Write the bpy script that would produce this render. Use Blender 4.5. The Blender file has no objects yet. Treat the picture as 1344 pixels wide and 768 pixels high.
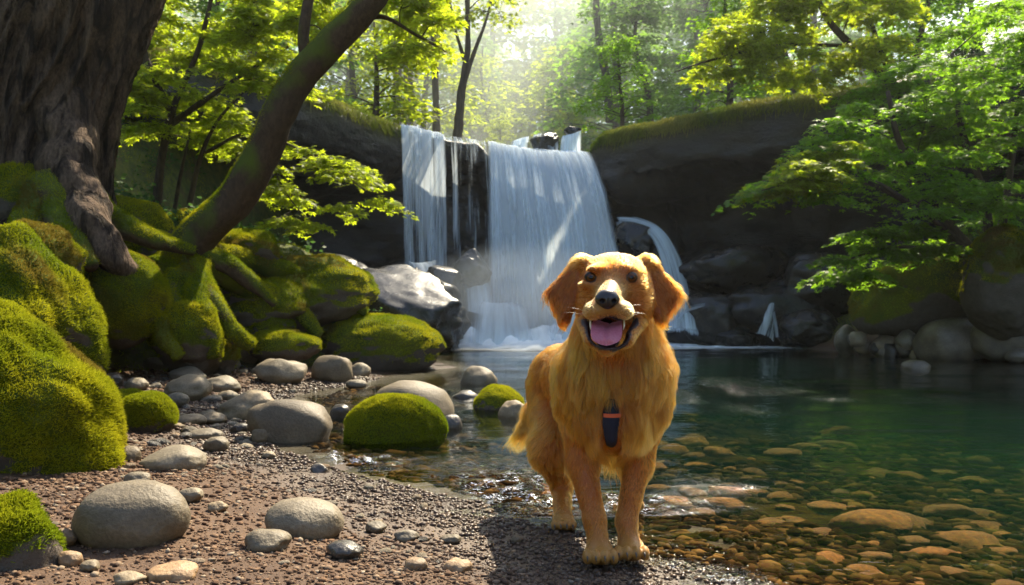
import bpy, bmesh, math, random
import numpy as np
from mathutils import Vector, noise as mnoise
from mathutils.kdtree import KDTree

# ------------------------------------------------------------------ camera, sky, sun, exposure
S = bpy.context.scene
C = bpy.context.collection
F, H0, HY = 1045.0, 0.66, 405.0           # focal length in photo pixels, eye height, horizon row
cam = bpy.data.cameras.new('Camera'); camo = bpy.data.objects.new('Camera', cam); C.objects.link(camo)
camo.location = (0, 0, H0); camo.rotation_euler = (math.pi / 2, 0, 0)
cam.sensor_width = 36; cam.lens = 36 * F / 1344; cam.shift_y = (HY - 384) / 1344
cam.clip_start = 0.05; cam.clip_end = 600
cam.dof.use_dof = True; cam.dof.focus_distance = 2.2; cam.dof.aperture_fstop = 7.0
S.camera = camo

AZ, EL = math.radians(25), math.radians(50)
SUN = Vector((math.sin(AZ) * math.cos(EL), math.cos(AZ) * math.cos(EL), math.sin(EL)))
w = bpy.data.worlds.new("World"); S.world = w; w.use_nodes = True
nt = w.node_tree; nt.nodes.clear()
sky = nt.nodes.new('ShaderNodeTexSky'); sky.sky_type = 'NISHITA'; sky.sun_disc = False
sky.sun_elevation = EL; sky.sun_rotation = AZ; sky.air_density = 1.0; sky.dust_density = 1.5
bg = nt.nodes.new('ShaderNodeBackground'); bg.inputs[1].default_value = 0.12
wo = nt.nodes.new('ShaderNodeOutputWorld')
nt.links.new(sky.outputs[0], bg.inputs[0]); nt.links.new(bg.outputs[0], wo.inputs[0])
sl = bpy.data.lights.new('Sun', 'SUN'); sl.energy = 5.0; sl.angle = math.radians(0.5); sl.color = (1.0, 0.88, 0.66)
slo = bpy.data.objects.new('Sun', sl); C.objects.link(slo); slo.rotation_euler = SUN.to_track_quat('Z', 'Y').to_euler()
slo.location = (5, 10, 20)

S.render.engine = 'CYCLES'
cy = S.cycles
cy.use_denoising = True; cy.max_bounces = 7; cy.diffuse_bounces = 3; cy.glossy_bounces = 3
cy.transmission_bounces = 6; cy.transparent_max_bounces = 14; cy.volume_bounces = 0
cy.caustics_reflective = False; cy.caustics_refractive = False; cy.sample_clamp_indirect = 6.0
cy.use_adaptive_sampling = True; cy.adaptive_threshold = 0.02
vs = S.view_settings; vs.view_transform = 'Standard'; vs.look = 'None'; vs.gamma = 1; vs.use_curve_mapping = False
vs.exposure = 1.6

R = np.random.RandomState(7)
random.seed(7)

# ------------------------------------------------------------------ helpers
def P(px, py, Y): return np.array([(px - 672) / F * Y, Y, H0 + (HY - py) / F * Y])

def _hash(ix, iy, iz, seed):
    h = (ix.astype(np.int64) * 374761393 + iy.astype(np.int64) * 668265263 + iz.astype(np.int64) * 2147483647 + seed * 974711) & 0xffffffff
    h = ((h ^ (h >> 13)) * 1274126177) & 0xffffffff
    h = ((h ^ (h >> 16)) * 2246822519) & 0xffffffff
    return ((h ^ (h >> 15)) & 0xffffff) / float(0xffffff) * 2 - 1

def vnoise(p, seed=0):
    p = np.asarray(p, float); i = np.floor(p); f = p - i; u = f * f * f * (f * (f * 6 - 15) + 10)
    i = i.astype(np.int64); r = 0
    for dx in (0, 1):
        wx = u[:, 0] if dx else 1 - u[:, 0]
        for dy in (0, 1):
            wy = u[:, 1] if dy else 1 - u[:, 1]
            for dz in (0, 1):
                wz = u[:, 2] if dz else 1 - u[:, 2]
                r = r + wx * wy * wz * _hash(i[:, 0] + dx, i[:, 1] + dy, i[:, 2] + dz, seed)
    return r

def fbm(p, oct=4, seed=0, gain=.5):
    a, s, r = 1.0, 0.0, 0
    p = np.asarray(p, float)
    for k in range(oct):
        r = r + a * vnoise(p * 2 ** k + 17.3 * k, seed + k); s += a; a *= gain
    return r / s

def sstep(a, b, x):
    t = np.clip((x - a) / (b - a), 0, 1); return t * t * (3 - 2 * t)

def nrm(v): return v / (np.linalg.norm(v, axis=-1, keepdims=True) + 1e-12)

def thing(name, label, cat, loc=(0, 0, 0), group=None):
    o = bpy.data.objects.new(name, None); C.objects.link(o); o.location = tuple(loc); o.empty_display_size = .1
    return tag(o, label, cat, group)

def tag(o, label=None, cat=None, group=None, kind=None):
    if label: o['label'] = label
    if cat: o['category'] = cat
    if group: o['group'] = group
    if kind: o['kind'] = kind
    return o

def mesh_data(name, V, faces, smooth=True, attrs=None):
    """faces: list of int arrays (n,k)"""
    me = bpy.data.meshes.new(name)
    V = np.asarray(V, np.float32)
    if not isinstance(faces, list): faces = [faces]
    faces = [np.asarray(f, np.int32) for f in faces if len(f)]
    nl = sum(f.size for f in faces); npoly = sum(len(f) for f in faces)
    me.vertices.add(len(V)); me.vertices.foreach_set('co', V.ravel())
    me.loops.add(nl); me.loops.foreach_set('vertex_index', np.concatenate([f.ravel() for f in faces]))
    st, o = [], 0
    for f in faces:
        st.append(o + np.arange(len(f)) * f.shape[1]); o += f.size
    me.polygons.add(npoly); me.polygons.foreach_set('loop_start', np.concatenate(st).astype(np.int32))
    me.update(calc_edges=True)
    if smooth: me.polygons.foreach_set('use_smooth', np.ones(npoly, bool))
    for k, a in (attrs or {}).items():
        a = np.asarray(a, np.float32)
        if a.ndim == 1:
            at = me.attributes.new(k, 'FLOAT', 'POINT'); at.data.foreach_set('value', a)
        else:
            at = me.attributes.new(k, 'FLOAT_COLOR', 'POINT')
            at.data.foreach_set('color', np.c_[a, np.ones(len(a), np.float32)].ravel().astype(np.float32))
    me.validate(); return me

def mk(name, V, faces, mat, parent=None, smooth=True, attrs=None, loc=None):
    V = np.asarray(V, float)
    if parent is not None:
        V = V - np.array(parent_loc(parent))
    elif loc is not None:
        V = V - np.asarray(loc)
    me = mesh_data(name, V, faces, smooth, attrs)
    for m in (mat if isinstance(mat, (list, tuple)) else [mat]): me.materials.append(m)
    o = bpy.data.objects.new(name, me); C.objects.link(o)
    if parent is not None: o.parent = parent
    elif loc is not None: o.location = tuple(loc)
    return o

def parent_loc(p):
    l = np.array(p.location)
    while p.parent is not None:
        p = p.parent; l = l + np.array(p.location)
    return l

def strands(name, pts, rad, mat, parent=None, col=None):
    """pts (N,k,3), rad (k,) or (N,k), col (N,3)"""
    pts = np.asarray(pts, float); N, k = pts.shape[:2]
    if parent is not None: pts = pts - parent_loc(parent)
    c = bpy.data.hair_curves.new(name); c.add_curves([k] * N)
    c.position_data.foreach_set('vector', pts.astype(np.float32).ravel())
    rad = np.broadcast_to(np.asarray(rad, np.float32), (N, k))
    at = c.attributes.new('radius', 'FLOAT', 'POINT') if 'radius' not in c.attributes else c.attributes['radius']
    at.data.foreach_set('value', np.ascontiguousarray(rad).ravel())
    if col is not None:
        at = c.attributes.new('Col', 'FLOAT_COLOR', 'CURVE')
        at.data.foreach_set('color', np.c_[col, np.ones(N)].astype(np.float32).ravel())
    c.materials.append(mat)
    o = bpy.data.objects.new(name, c); C.objects.link(o)
    if parent is not None: o.parent = parent
    return o

def grid_faces(nu, nv, closed_u=False):
    i = np.arange(nu if closed_u else nu - 1); j = np.arange(nv - 1)
    I, J = np.meshgrid(i, j, indexing='ij'); I2 = (I + 1) % nu
    return np.stack([I * nv + J, I2 * nv + J, I2 * nv + J + 1, I * nv + J + 1], -1).reshape(-1, 4)

def spline(pts, n):
    pts = np.asarray(pts, float)
    if len(pts) == 2: return pts[0] + (pts[1] - pts[0]) * np.linspace(0, 1, n)[:, None]
    p = np.vstack([2 * pts[0] - pts[1], pts, 2 * pts[-1] - pts[-2]])
    t = np.linspace(0, len(pts) - 1 - 1e-6, n); i = t.astype(int); u = (t - i)[:, None]
    a, b, c, d = p[i], p[i + 1], p[i + 2], p[i + 3]
    return .5 * (2 * b + (c - a) * u + (2 * a - 5 * b + 4 * c - d) * u ** 2 + (3 * b - a - 3 * c + d) * u ** 3)

def tube(pts, radii, n=10, m=24, bump=0.0, bf=6.0, seed=0):
    """V,F of a tapered tube"""
    q = spline(np.c_[np.asarray(pts, float), np.asarray(radii, float)], m)
    c, r = q[:, :3], np.maximum(q[:, 3], 1e-4)
    T = nrm(np.gradient(c, axis=0))
    ref = np.array([0, 0, 1.]) if abs(T[0, 2]) < .8 else np.array([0, 1., 0])
    N = np.zeros_like(T); n0 = np.cross(T[0], ref); N[0] = n0 / np.linalg.norm(n0)
    for k in range(1, m):
        v = N[k - 1] - T[k] * np.dot(N[k - 1], T[k]); N[k] = v / np.linalg.norm(v)
    B = np.cross(T, N)
    a = np.linspace(0, 2 * np.pi, n, endpoint=False)
    D = np.cos(a)[:, None, None] * N + np.sin(a)[:, None, None] * B
    V = c + D * r[None, :, None]
    V = V.reshape(-1, 3)
    if bump:
        d = fbm(V * bf, 3, seed); V = V + D.reshape(-1, 3) * (d * np.tile(r, n) * bump)[:, None]
    Fq = grid_faces(n, m, True)
    e = len(V); V = np.vstack([V, c[-1:] + T[-1:] * r[-1] * .3])
    tip = np.array([[k * m + m - 1, ((k + 1) % n) * m + m - 1, e] for k in range(n)])
    return V, Fq, tip

def join(parts):
    Vs, q, t, o = [], [], [], 0
    for V, Fq, Ft in parts:
        Vs.append(V)
        if len(Fq): q.append(np.asarray(Fq) + o)
        if len(Ft): t.append(np.asarray(Ft) + o)
        o += len(V)
    return np.vstack(Vs), [np.vstack(x) for x in (q, t) if x]

_ico = {}
def ico(sub):
    if sub not in _ico:
        bm = bmesh.new(); bmesh.ops.create_icosphere(bm, subdivisions=sub, radius=1.0)
        V = np.array([v.co[:] for v in bm.verts]); Fc = np.array([[v.index for v in f.verts] for f in bm.faces]); bm.free()
        _ico[sub] = (nrm(V), Fc)
    return _ico[sub]

# ------------------------------------------------------------------ materials
class NT:
    def __init__(s, name):
        s.m = bpy.data.materials.new(name); s.m.use_nodes = True; s.t = s.m.node_tree; s.t.nodes.clear()
        s.out = s.n('ShaderNodeOutputMaterial')
    def n(s, typ, **kw):
        x = s.t.nodes.new(typ)
        for k, v in kw.items():
            if k.startswith('i_'): x.inputs[int(k[2:]) if k[2:].isdigit() else k[2:].replace('_', ' ')].default_value = v
            else: setattr(x, k, v)
        return x
    def l(s, a, b): s.t.links.new(a, b); return b
    def noise(s, scale, detail=4, vec=None, rough=.55, dist=0):
        x = s.n('ShaderNodeTexNoise'); x.inputs['Scale'].default_value = scale; x.inputs['Detail'].default_value = detail
        x.inputs['Roughness'].default_value = rough; x.inputs['Distortion'].default_value = dist
        if vec is not None: s.l(vec, x.inputs['Vector'])
        return x.outputs['Fac']
    def ramp(s, fac, stops, interp='LINEAR'):
        x = s.n('ShaderNodeValToRGB'); cr = x.color_ramp; cr.interpolation = interp
        while len(cr.elements) < len(stops): cr.elements.new(.5)
        for e, (p, c) in zip(cr.elements, stops):
            e.position = p; e.color = (c, c, c, 1) if np.isscalar(c) else (*c, 1)
        s.l(fac, x.inputs[0]); return x.outputs[0]
    def mix(s, fac, a, b, mode='MIX'):
        x = s.n('ShaderNodeMix', data_type='RGBA', blend_type=mode)
        for sock, v in ((x.inputs[0], fac), (x.inputs[6], a), (x.inputs[7], b)):
            if hasattr(v, 'links') or hasattr(v, 'is_linked'): s.l(v, sock)
            elif np.isscalar(v): sock.default_value = v
            else: sock.default_value = (*v, 1)
        return x.outputs[2]
    def math(s, op, a, b=0, c=None, clamp=False):
        x = s.n('ShaderNodeMath', operation=op, use_clamp=clamp)
        for k, v in enumerate((a, b, c)):
            if v is None: continue
            if np.isscalar(v): x.inputs[k].default_value = v
            else: s.l(v, x.inputs[k])
        return x.outputs[0]
    def attr(s, name):
        x = s.n('ShaderNodeAttribute'); x.attribute_name = name; return x
    def obj(s): return s.n('ShaderNodeTexCoord').outputs['Object']
    def pos(s): return s.n('ShaderNodeNewGeometry').outputs['Position']
    def scaled(s, vec, sc):
        x = s.n('ShaderNodeMapping'); x.inputs['Scale'].default_value = sc; s.l(vec, x.inputs['Vector']); return x.outputs[0]
    def bump(s, h, strength=.5, dist=.01, normal=None):
        x = s.n('ShaderNodeBump'); x.inputs['Strength'].default_value = strength; x.inputs['Distance'].default_value = dist
        s.l(h, x.inputs['Height'])
        if normal is not None: s.l(normal, x.inputs['Normal'])
        return x.outputs[0]
    def pbr(s, col, rough=.7, normal=None, spec=.5, **kw):
        x = s.n('ShaderNodeBsdfPrincipled')
        for sock, v in ((x.inputs['Base Color'], col), (x.inputs['Roughness'], rough), (x.inputs['Specular IOR Level'], spec)):
            if hasattr(v, 'is_linked'): s.l(v, sock)
            elif np.isscalar(v): sock.default_value = v
            else: sock.default_value = (*v, 1)
        if normal is not None: s.l(normal, x.inputs['Normal'])
        for k, v in kw.items(): x.inputs[k.replace('_', ' ')].default_value = v
        return x.outputs[0]
    def done(s, sh): s.l(sh, s.out.inputs['Surface']); return s.m

def leaf_mat(name, c1, c2, trans=.55, tcol=None):
    m = NT(name)
    r = m.n('ShaderNodeNewGeometry').outputs['Random Per Island']
    col = m.mix(r, c1, c2)
    d = m.n('ShaderNodeBsdfDiffuse'); m.l(col, d.inputs[0])
    t = m.n('ShaderNodeBsdfTranslucent'); m.l(m.mix(r, tcol or c1, c2) if tcol else col, t.inputs[0])
    g = m.n('ShaderNodeBsdfGlossy', i_Roughness=.45); g.inputs[0].default_value = (1, 1, 1, 1)
    a = m.n('ShaderNodeMixShader', i_0=trans); m.l(d.outputs[0], a.inputs[1]); m.l(t.outputs[0], a.inputs[2])
    b = m.n('ShaderNodeMixShader', i_0=.02); m.l(a.outputs[0], b.inputs[1]); m.l(g.outputs[0], b.inputs[2])
    return m.done(b.outputs[0])

M = {}
M['leaf_lime'] = leaf_mat('lime_leaves', (.12, .20, .012), (.26, .29, .015), .74, (.54, .68, .02))
M['leaf_green'] = leaf_mat('green_leaves', (.06, .16, .010), (.16, .27, .018), .68, (.32, .60, .02))
M['leaf_far'] = leaf_mat('forest_leaves', (.05, .13, .025), (.13, .21, .035), .6, (.22, .42, .04))
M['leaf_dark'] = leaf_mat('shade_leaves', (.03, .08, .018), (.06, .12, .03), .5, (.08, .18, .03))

def bark_mat(name, a, b, moss=0.0, sc=1.0):
    m = NT(name); p = m.obj()
    n = m.noise(9 * sc, 6, m.scaled(p, (1, 1, .18)), .65)
    if moss: n = m.math('ADD', m.math('MULTIPLY', m.noise(28, 6, m.scaled(p, (1, 1, .55)), .7, .5), .75), m.math('MULTIPLY', n, .25))
    n2 = m.noise(2.2 * sc, 4, p)
    col = m.ramp(n, [(.3, a), (.7, b)])
    if moss:
        g = m.n('ShaderNodeSeparateXYZ'); m.l(m.n('ShaderNodeNewGeometry').outputs['Normal'], g.inputs[0])
        f = m.math('ADD', n2, m.math('MULTIPLY', g.outputs[2], .25))
        f = m.ramp(f, [(.62 - .3 * moss, 0), (.78 - .3 * moss, 1)])
        col = m.mix(f, col, (.085, .11, .012))
    return m.done(m.pbr(col, .9, m.bump(n, .9, .03 / sc), .25))
def old_bark():
    m = NT('old_bark'); p = m.obj()
    v = m.noise(10, 5, m.scaled(p, (1, 1, .13)), .6, .4); f = m.noise(55, 4, m.scaled(p, (1, 1, .4)), .65)
    furrow = m.ramp(v, [(.38, 0), (.5, .75), (.62, 1)])
    col = m.mix(furrow, (.014, .009, .006), m.mix(m.ramp(f, [(.35, 0), (.65, 1)]), (.06, .038, .024), (.15, .10, .066)))
    return m.done(m.pbr(col, .92, m.bump(m.math('ADD', furrow, m.math('MULTIPLY', f, .35)), 1.0, .04), .2))
M['bark'] = old_bark()
M['bark_moss'] = bark_mat('mossy_bark', (.03, .02, .012), (.11, .07, .042), .55)
M['bark_thin'] = bark_mat('thin_bark', (.03, .022, .016), (.09, .065, .045), 0, 3)

def moss_mat():
    m = NT('moss_ground'); p = m.obj()
    a = m.noise(60, 5, p, .7); b = m.noise(2.3, 4, p); c = m.noise(9, 3, p)
    col = m.mix(m.ramp(b, [(.35, 0), (.65, 1)]), (.055, .085, .008), (.13, .14, .012))
    col = m.mix(m.ramp(c, [(.55, 0), (.8, .6)]), col, (.10, .06, .02))
    at = m.attr('moss')
    rock = m.mix(m.noise(14, 6, p), (.06, .05, .04), (.17, .14, .11))
    col = m.mix(m.ramp(at.outputs['Fac'], [(.3, 0), (.6, 1)]), rock, col)
    return m.done(m.pbr(col, .95, m.bump(a, .8, .02), .15))
M['moss'] = moss_mat()

def moss_strand_mat():
    m = NT('moss_tufts'); col = m.attr('Col').outputs['Color']
    d = m.n('ShaderNodeBsdfDiffuse'); t = m.n('ShaderNodeBsdfTranslucent'); m.l(col, d.inputs[0]); m.l(col, t.inputs[0])
    x = m.n('ShaderNodeMixShader', i_0=.5); m.l(d.outputs[0], x.inputs[1]); m.l(t.outputs[0], x.inputs[2])
    return m.done(x.outputs[0])
M['tuft'] = moss_strand_mat()

def stone_mat(name, a, b, rough=.75, wet=0.0):
    m = NT(name); p = m.obj()
    oi = m.n('ShaderNodeObjectInfo').outputs['Random']
    n1 = m.noise(5, 6, p, .6); n2 = m.noise(90, 3, p, .6); n3 = m.noise(1.7, 3, p)
    col = m.mix(m.ramp(n1, [(.3, 0), (.7, 1)]), a, b)
    col = m.mix(m.ramp(n2, [(.4, .35), (.62, 0)]), col, tuple(.45 * x for x in a))
    col = m.mix(m.ramp(n3, [(.55, 0), (.75, .5)]), col, (b[0] * .9, b[1] * .75, b[2] * .5))
    col = m.mix(1.0, col, m.ramp(m.math('FRACT', m.math('MULTIPLY', oi, 7.13)), [(0, (.85, .78, .66)), (.3, (1, .96, .88)), (.6, (1., .84, .62)), (.85, (.66, .66, .64)), (1, (1.1, 1.06, .98))]), 'MULTIPLY')
    hs = m.n('ShaderNodeHueSaturation'); m.l(col, hs.inputs['Color'])
    m.l(m.math('MULTIPLY_ADD', oi, .7, .62), hs.inputs['Value'])
    return m.done(m.pbr(hs.outputs[0], m.ramp(n1, [(.3, rough), (.7, max(rough - .25 * wet, .1))]), m.bump(m.math('ADD', n1, m.math('MULTIPLY', n2, .35)), .6, .016), .45))
M['stone'] = stone_mat('river_stone', (.12, .098, .066), (.25, .21, .145), .7, .5)
M['stone_dark'] = stone_mat('dark_stone', (.05, .045, .04), (.11, .095, .08), .5, 1)
M['stone_tan'] = stone_mat('tan_stone', (.2, .135, .08), (.33, .24, .15), .7, .5)
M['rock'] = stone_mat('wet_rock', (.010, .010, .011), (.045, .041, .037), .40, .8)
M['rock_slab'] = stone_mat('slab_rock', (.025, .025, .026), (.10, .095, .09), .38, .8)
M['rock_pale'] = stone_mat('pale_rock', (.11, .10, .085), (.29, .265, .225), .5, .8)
M['stone_bed'] = stone_mat('bed_stone', (.08, .026, .003), (.34, .125, .010), 1.0, 0)

# ------------------------------------------------------------------ ground
SH = np.array([(-4, 2.6), (0, 1.5), (1.2, .85), (1.9, .42), (2.3, .10), (2.55, -.10), (2.81, -.30), (3.2, -.71), (3.73, -1.15), (4.45, -1.50), (6.0, -1.72), (7.26, -1.38), (8.3, -1.05),
               (9.0, -.72), (9.8, -.95), (11, -1.35), (13, -1.5), (16, -1.5), (30, -1.5)])
TOE = np.array([(-4, -1.7), (1.0, -1.7), (1.9, -1.75), (2.7, -1.95), (4, -2.5), (5, -2.75), (6.2, -3.3), (6.9, -3.45), (7.6, -2.75), (8.2, -2.0), (8.7, -1.45), (9.2, -1.15),
                (10, -1.5), (11.5, -2.3), (13, -2.6), (16, -2.8), (30, -3)])
RTOE = np.array([(-4, 8.5), (4, 7.6), (8, 6.7), (10, 6.15), (11.5, 5.7), (12.6, 5.1), (14, 4.9), (30, 4.9)])
RIM = np.array([(-12, 4), (-9, 7), (-7, 9.3), (-5, 11.6), (-3.45, 13.4), (-2.3, 15.7), (-1.4, 16.2), (-.5, 16.4), (.6, 16.3), (1.42, 16.0), (2.3, 15.3), (3.2, 14.85), (4.6, 14.3), (6.4, 13.2), (8.5, 11),
                (11, 7.5), (14, 3)], float)
RIMS = spline(RIM, 260)

def rim_dist(x, Y):
    """signed distance behind the rim"""
    out = np.empty(len(x))
    T = np.gradient(RIMS, axis=0); Nn = np.stack([-T[:, 1], T[:, 0]], 1); Nn = nrm(Nn)
    for s in range(0, len(x), 20000):
        q = np.stack([x[s:s + 20000], Y[s:s + 20000]], 1)
        d2 = ((q[:, None] - RIMS[None]) ** 2).sum(-1); k = d2.argmin(1)
        out[s:s + 20000] = ((q - RIMS[k]) * Nn[k]).sum(1)
    return out

def terrain(x, Y, fine=True):
    x = np.atleast_1d(np.asarray(x, float)); Y = np.atleast_1d(np.asarray(Y, float))
    q = np.stack([x, Y, 0 * x], 1)
    n1 = fbm(q * .9, 3, 3)
    ds = (np.interp(Y, SH[:, 0], SH[:, 1]) - x) * .72 + .05 * n1 + (.03 * vnoise(q * 5, 9) if fine else 0)
    land = np.where(ds > 0, .05 * ds + .035 * sstep(0, .8, ds), 0)
    bed = np.where(ds < 0, .085 * ds - .05 * sstep(.3, 1.2, -ds) - .035 * np.maximum(-ds - 2.2, 0), 0)
    bed = np.maximum(bed, -.55)
    z = land + bed + (.018 * fbm(q * 7, 3, 5) * sstep(-.4, .3, ds) + .045 * fbm(q * 4.2, 3, 6) * sstep(-.15, -.6, ds) if fine else 0)
    d = np.interp(Y, TOE[:, 0], TOE[:, 1]) - x
    z = z + np.where(d > 0, .75 * sstep(0, .9, d) + .42 * np.maximum(d - .5, 0), 0) * (1 + .25 * n1)
    dr = x - np.interp(Y, RTOE[:, 0], RTOE[:, 1])
    z = np.maximum(z, np.where(dr > -.6, .5 * (dr + .1) + .25 * n1 + .15 * np.maximum(dr, 0), -9))
    r = rim_dist(x, Y)
    plat = 4.08 + .10 * np.maximum(r - 1, 0) + .3 * n1 * sstep(2, 6, r) + .012 * np.maximum(np.abs(x - .02 * Y) - 5, 0) ** 1.5
    wide = sstep(-3.6, -6.0, x)
    t = sstep(2.7 - 5.5 * wide, 3.15 - .65 * wide, r)
    z = z * (1 - t) + np.maximum(plat, z) * t
    z = np.where((r > 1.2) & (r < 9), z - .55 * sstep(-1.1, -.5, x) * sstep(2.0, 1.4, x) * sstep(9, 5, r), z)      # the stream's bed above the lip
    return z

def axis(lo, a, b, hi, d0, g=1.12):
    core = list(np.arange(a, b, d0)); s, v, L = d0, a, []
    while v > lo: s = min(s * g, 6); v -= s; L.append(v)
    s, v, U = d0, core[-1], []
    while v < hi: s = min(s * g, 6); v += s; U.append(v)
    return np.array(L[::-1] + core + U)
gx = axis(-130, -2.6, 1.4, 130, .022, 1.045); gy = axis(-60, 1.7, 5, 220, .024, 1.028)
GX, GY = np.meshgrid(gx, gy, indexing='ij')
gz = terrain(GX.ravel(), GY.ravel())
GV = np.stack([GX.ravel(), GY.ravel(), gz], 1)
dtoe = np.interp(GV[:, 1], TOE[:, 0], TOE[:, 1]) - GV[:, 0]
drt = GV[:, 0] - np.interp(GV[:, 1], RTOE[:, 0], RTOE[:, 1])
nz = fbm(GV * 1.1, 4, 21)
moss = np.clip(sstep(-.1, .25, dtoe + .3 * nz) + sstep(.2, .9, drt + .6 * nz), 0, 1)
moss = np.where(GV[:, 1] > 17, 1, moss)

def ground_mat():
    m = NT('shore_ground'); p = m.pos()
    sep = m.n('ShaderNodeSeparateXYZ'); m.l(p, sep.inputs[0]); z = sep.outputs[2]
    n1 = m.noise(3, 5, p); n2 = m.noise(45, 5, p, .7); n3 = m.noise(160, 3, p, .6); n4 = m.noise(9, 4, p)
    dirt = m.mix(m.ramp(n1, [(.35, 0), (.65, 1)]), (.055, .026, .010), (.112, .058, .024))
    dirt = m.mix(m.ramp(n3, [(.4, .6), (.6, 0)]), dirt, (.05, .03, .02))
    wetz = m.n('ShaderNodeMapRange'); m.l(m.math('ADD', z, m.math('MULTIPLY', n1, .03)), wetz.inputs[0])
    wetz.inputs[1].default_value = .018; wetz.inputs[2].default_value = .07
    dirt = m.mix(wetz.outputs[0], m.mix(.55, dirt, (.035, .022, .014)), dirt)
    bed = m.mix(m.ramp(n4, [(.35, 0), (.65, 1)]), (.014, .0075, .0025), (.05, .026, .007))
    bed = m.mix(m.ramp(n1, [(.45, 0), (.7, .8)]), bed, (.014, .014, .004))
    deep = m.n('ShaderNodeMapRange'); m.l(z, deep.inputs[0]); deep.inputs[1].default_value = -.30; deep.inputs[2].default_value = -.58
    bed = m.mix(deep.outputs[0], bed, (.035, .085, .04))
    ub = m.n('ShaderNodeMapRange'); m.l(z, ub.inputs[0]); ub.inputs[1].default_value = 0; ub.inputs[2].default_value = -.03
    col = m.mix(ub.outputs[0], dirt, bed)
    mo = m.mix(m.ramp(n4, [(.35, 0), (.65, 1)]), (.03, .05, .008), (.09, .10, .014))
    mo = m.mix(m.ramp(n1, [(.5, 0), (.7, .7)]), mo, (.07, .045, .022))
    col = m.mix(m.attr('moss').outputs['Fac'], col, mo)
    rg = m.mix(wetz.outputs[0], (.28, .28, .28), (.85, .85, .85))
    sp_ = m.mix(ub.outputs[0], (.4, .4, .4), (0, 0, 0)); rg = m.mix(ub.outputs[0], rg, (1, 1, 1))
    return m.done(m.pbr(col, rg, m.bump(m.math('ADD', n2, m.math('MULTIPLY', n3, .5)), .7, .012), sp_))
M['ground'] = ground_mat()
ground = mk('ground', GV, grid_faces(len(gx), len(gy)), M['ground'], attrs={'moss': moss})
tag(ground, kind='structure')

def gz_at(x, Y): return float(terrain([x], [Y])[0])

# ------------------------------------------------------------------ pool water (a closed body, its top is the surface)
def water_mat():
    m = NT('pool_water'); p = m.pos()
    b = m.noise(14, 3, m.scaled(p, (.7, 1.5, 1)), .5, .4)
    c = m.noise(46, 3, m.scaled(p, (.8, 1.3, 1)), .6)
    nrmv = m.bump(m.math('ADD', m.math('MULTIPLY', b, .003), m.math('MULTIPLY', m.math('MULTIPLY', c, m.attr('rif').outputs['Fac']), .030)), 1.0, 1.0)
    fr = m.n('ShaderNodeFresnel', i_IOR=1.19); m.l(nrmv, fr.inputs['Normal'])
    t = m.n('ShaderNodeBsdfTransparent'); t.inputs[0].default_value = (.93, .95, .9, 1)
    g = m.n('ShaderNodeBsdfGlossy', i_Roughness=.035); g.inputs[0].default_value = (1, 1, 1, 1); m.l(nrmv, g.inputs['Normal'])
    x = m.n('ShaderNodeMixShader'); m.l(fr.outputs[0], x.inputs[0]); m.l(t.outputs[0], x.inputs[1]); m.l(g.outputs[0], x.inputs[2])
    va = m.n('ShaderNodeVolumeAbsorption', i_Density=1.1); va.inputs[0].default_value = (.42, .64, .38, 1)
    vsc = m.n('ShaderNodeVolumeScatter', i_Density=.035); vsc.inputs[0].default_value = (.22, .75, .62, 1); ad = m.n('ShaderNodeAddShader'); m.l(va.outputs[0], ad.inputs[0]); m.l(vsc.outputs[0], ad.inputs[1])
    m.l(ad.outputs[0], m.out.inputs['Volume'])
    return m.done(x.outputs[0])
M['water'] = water_mat()
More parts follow.
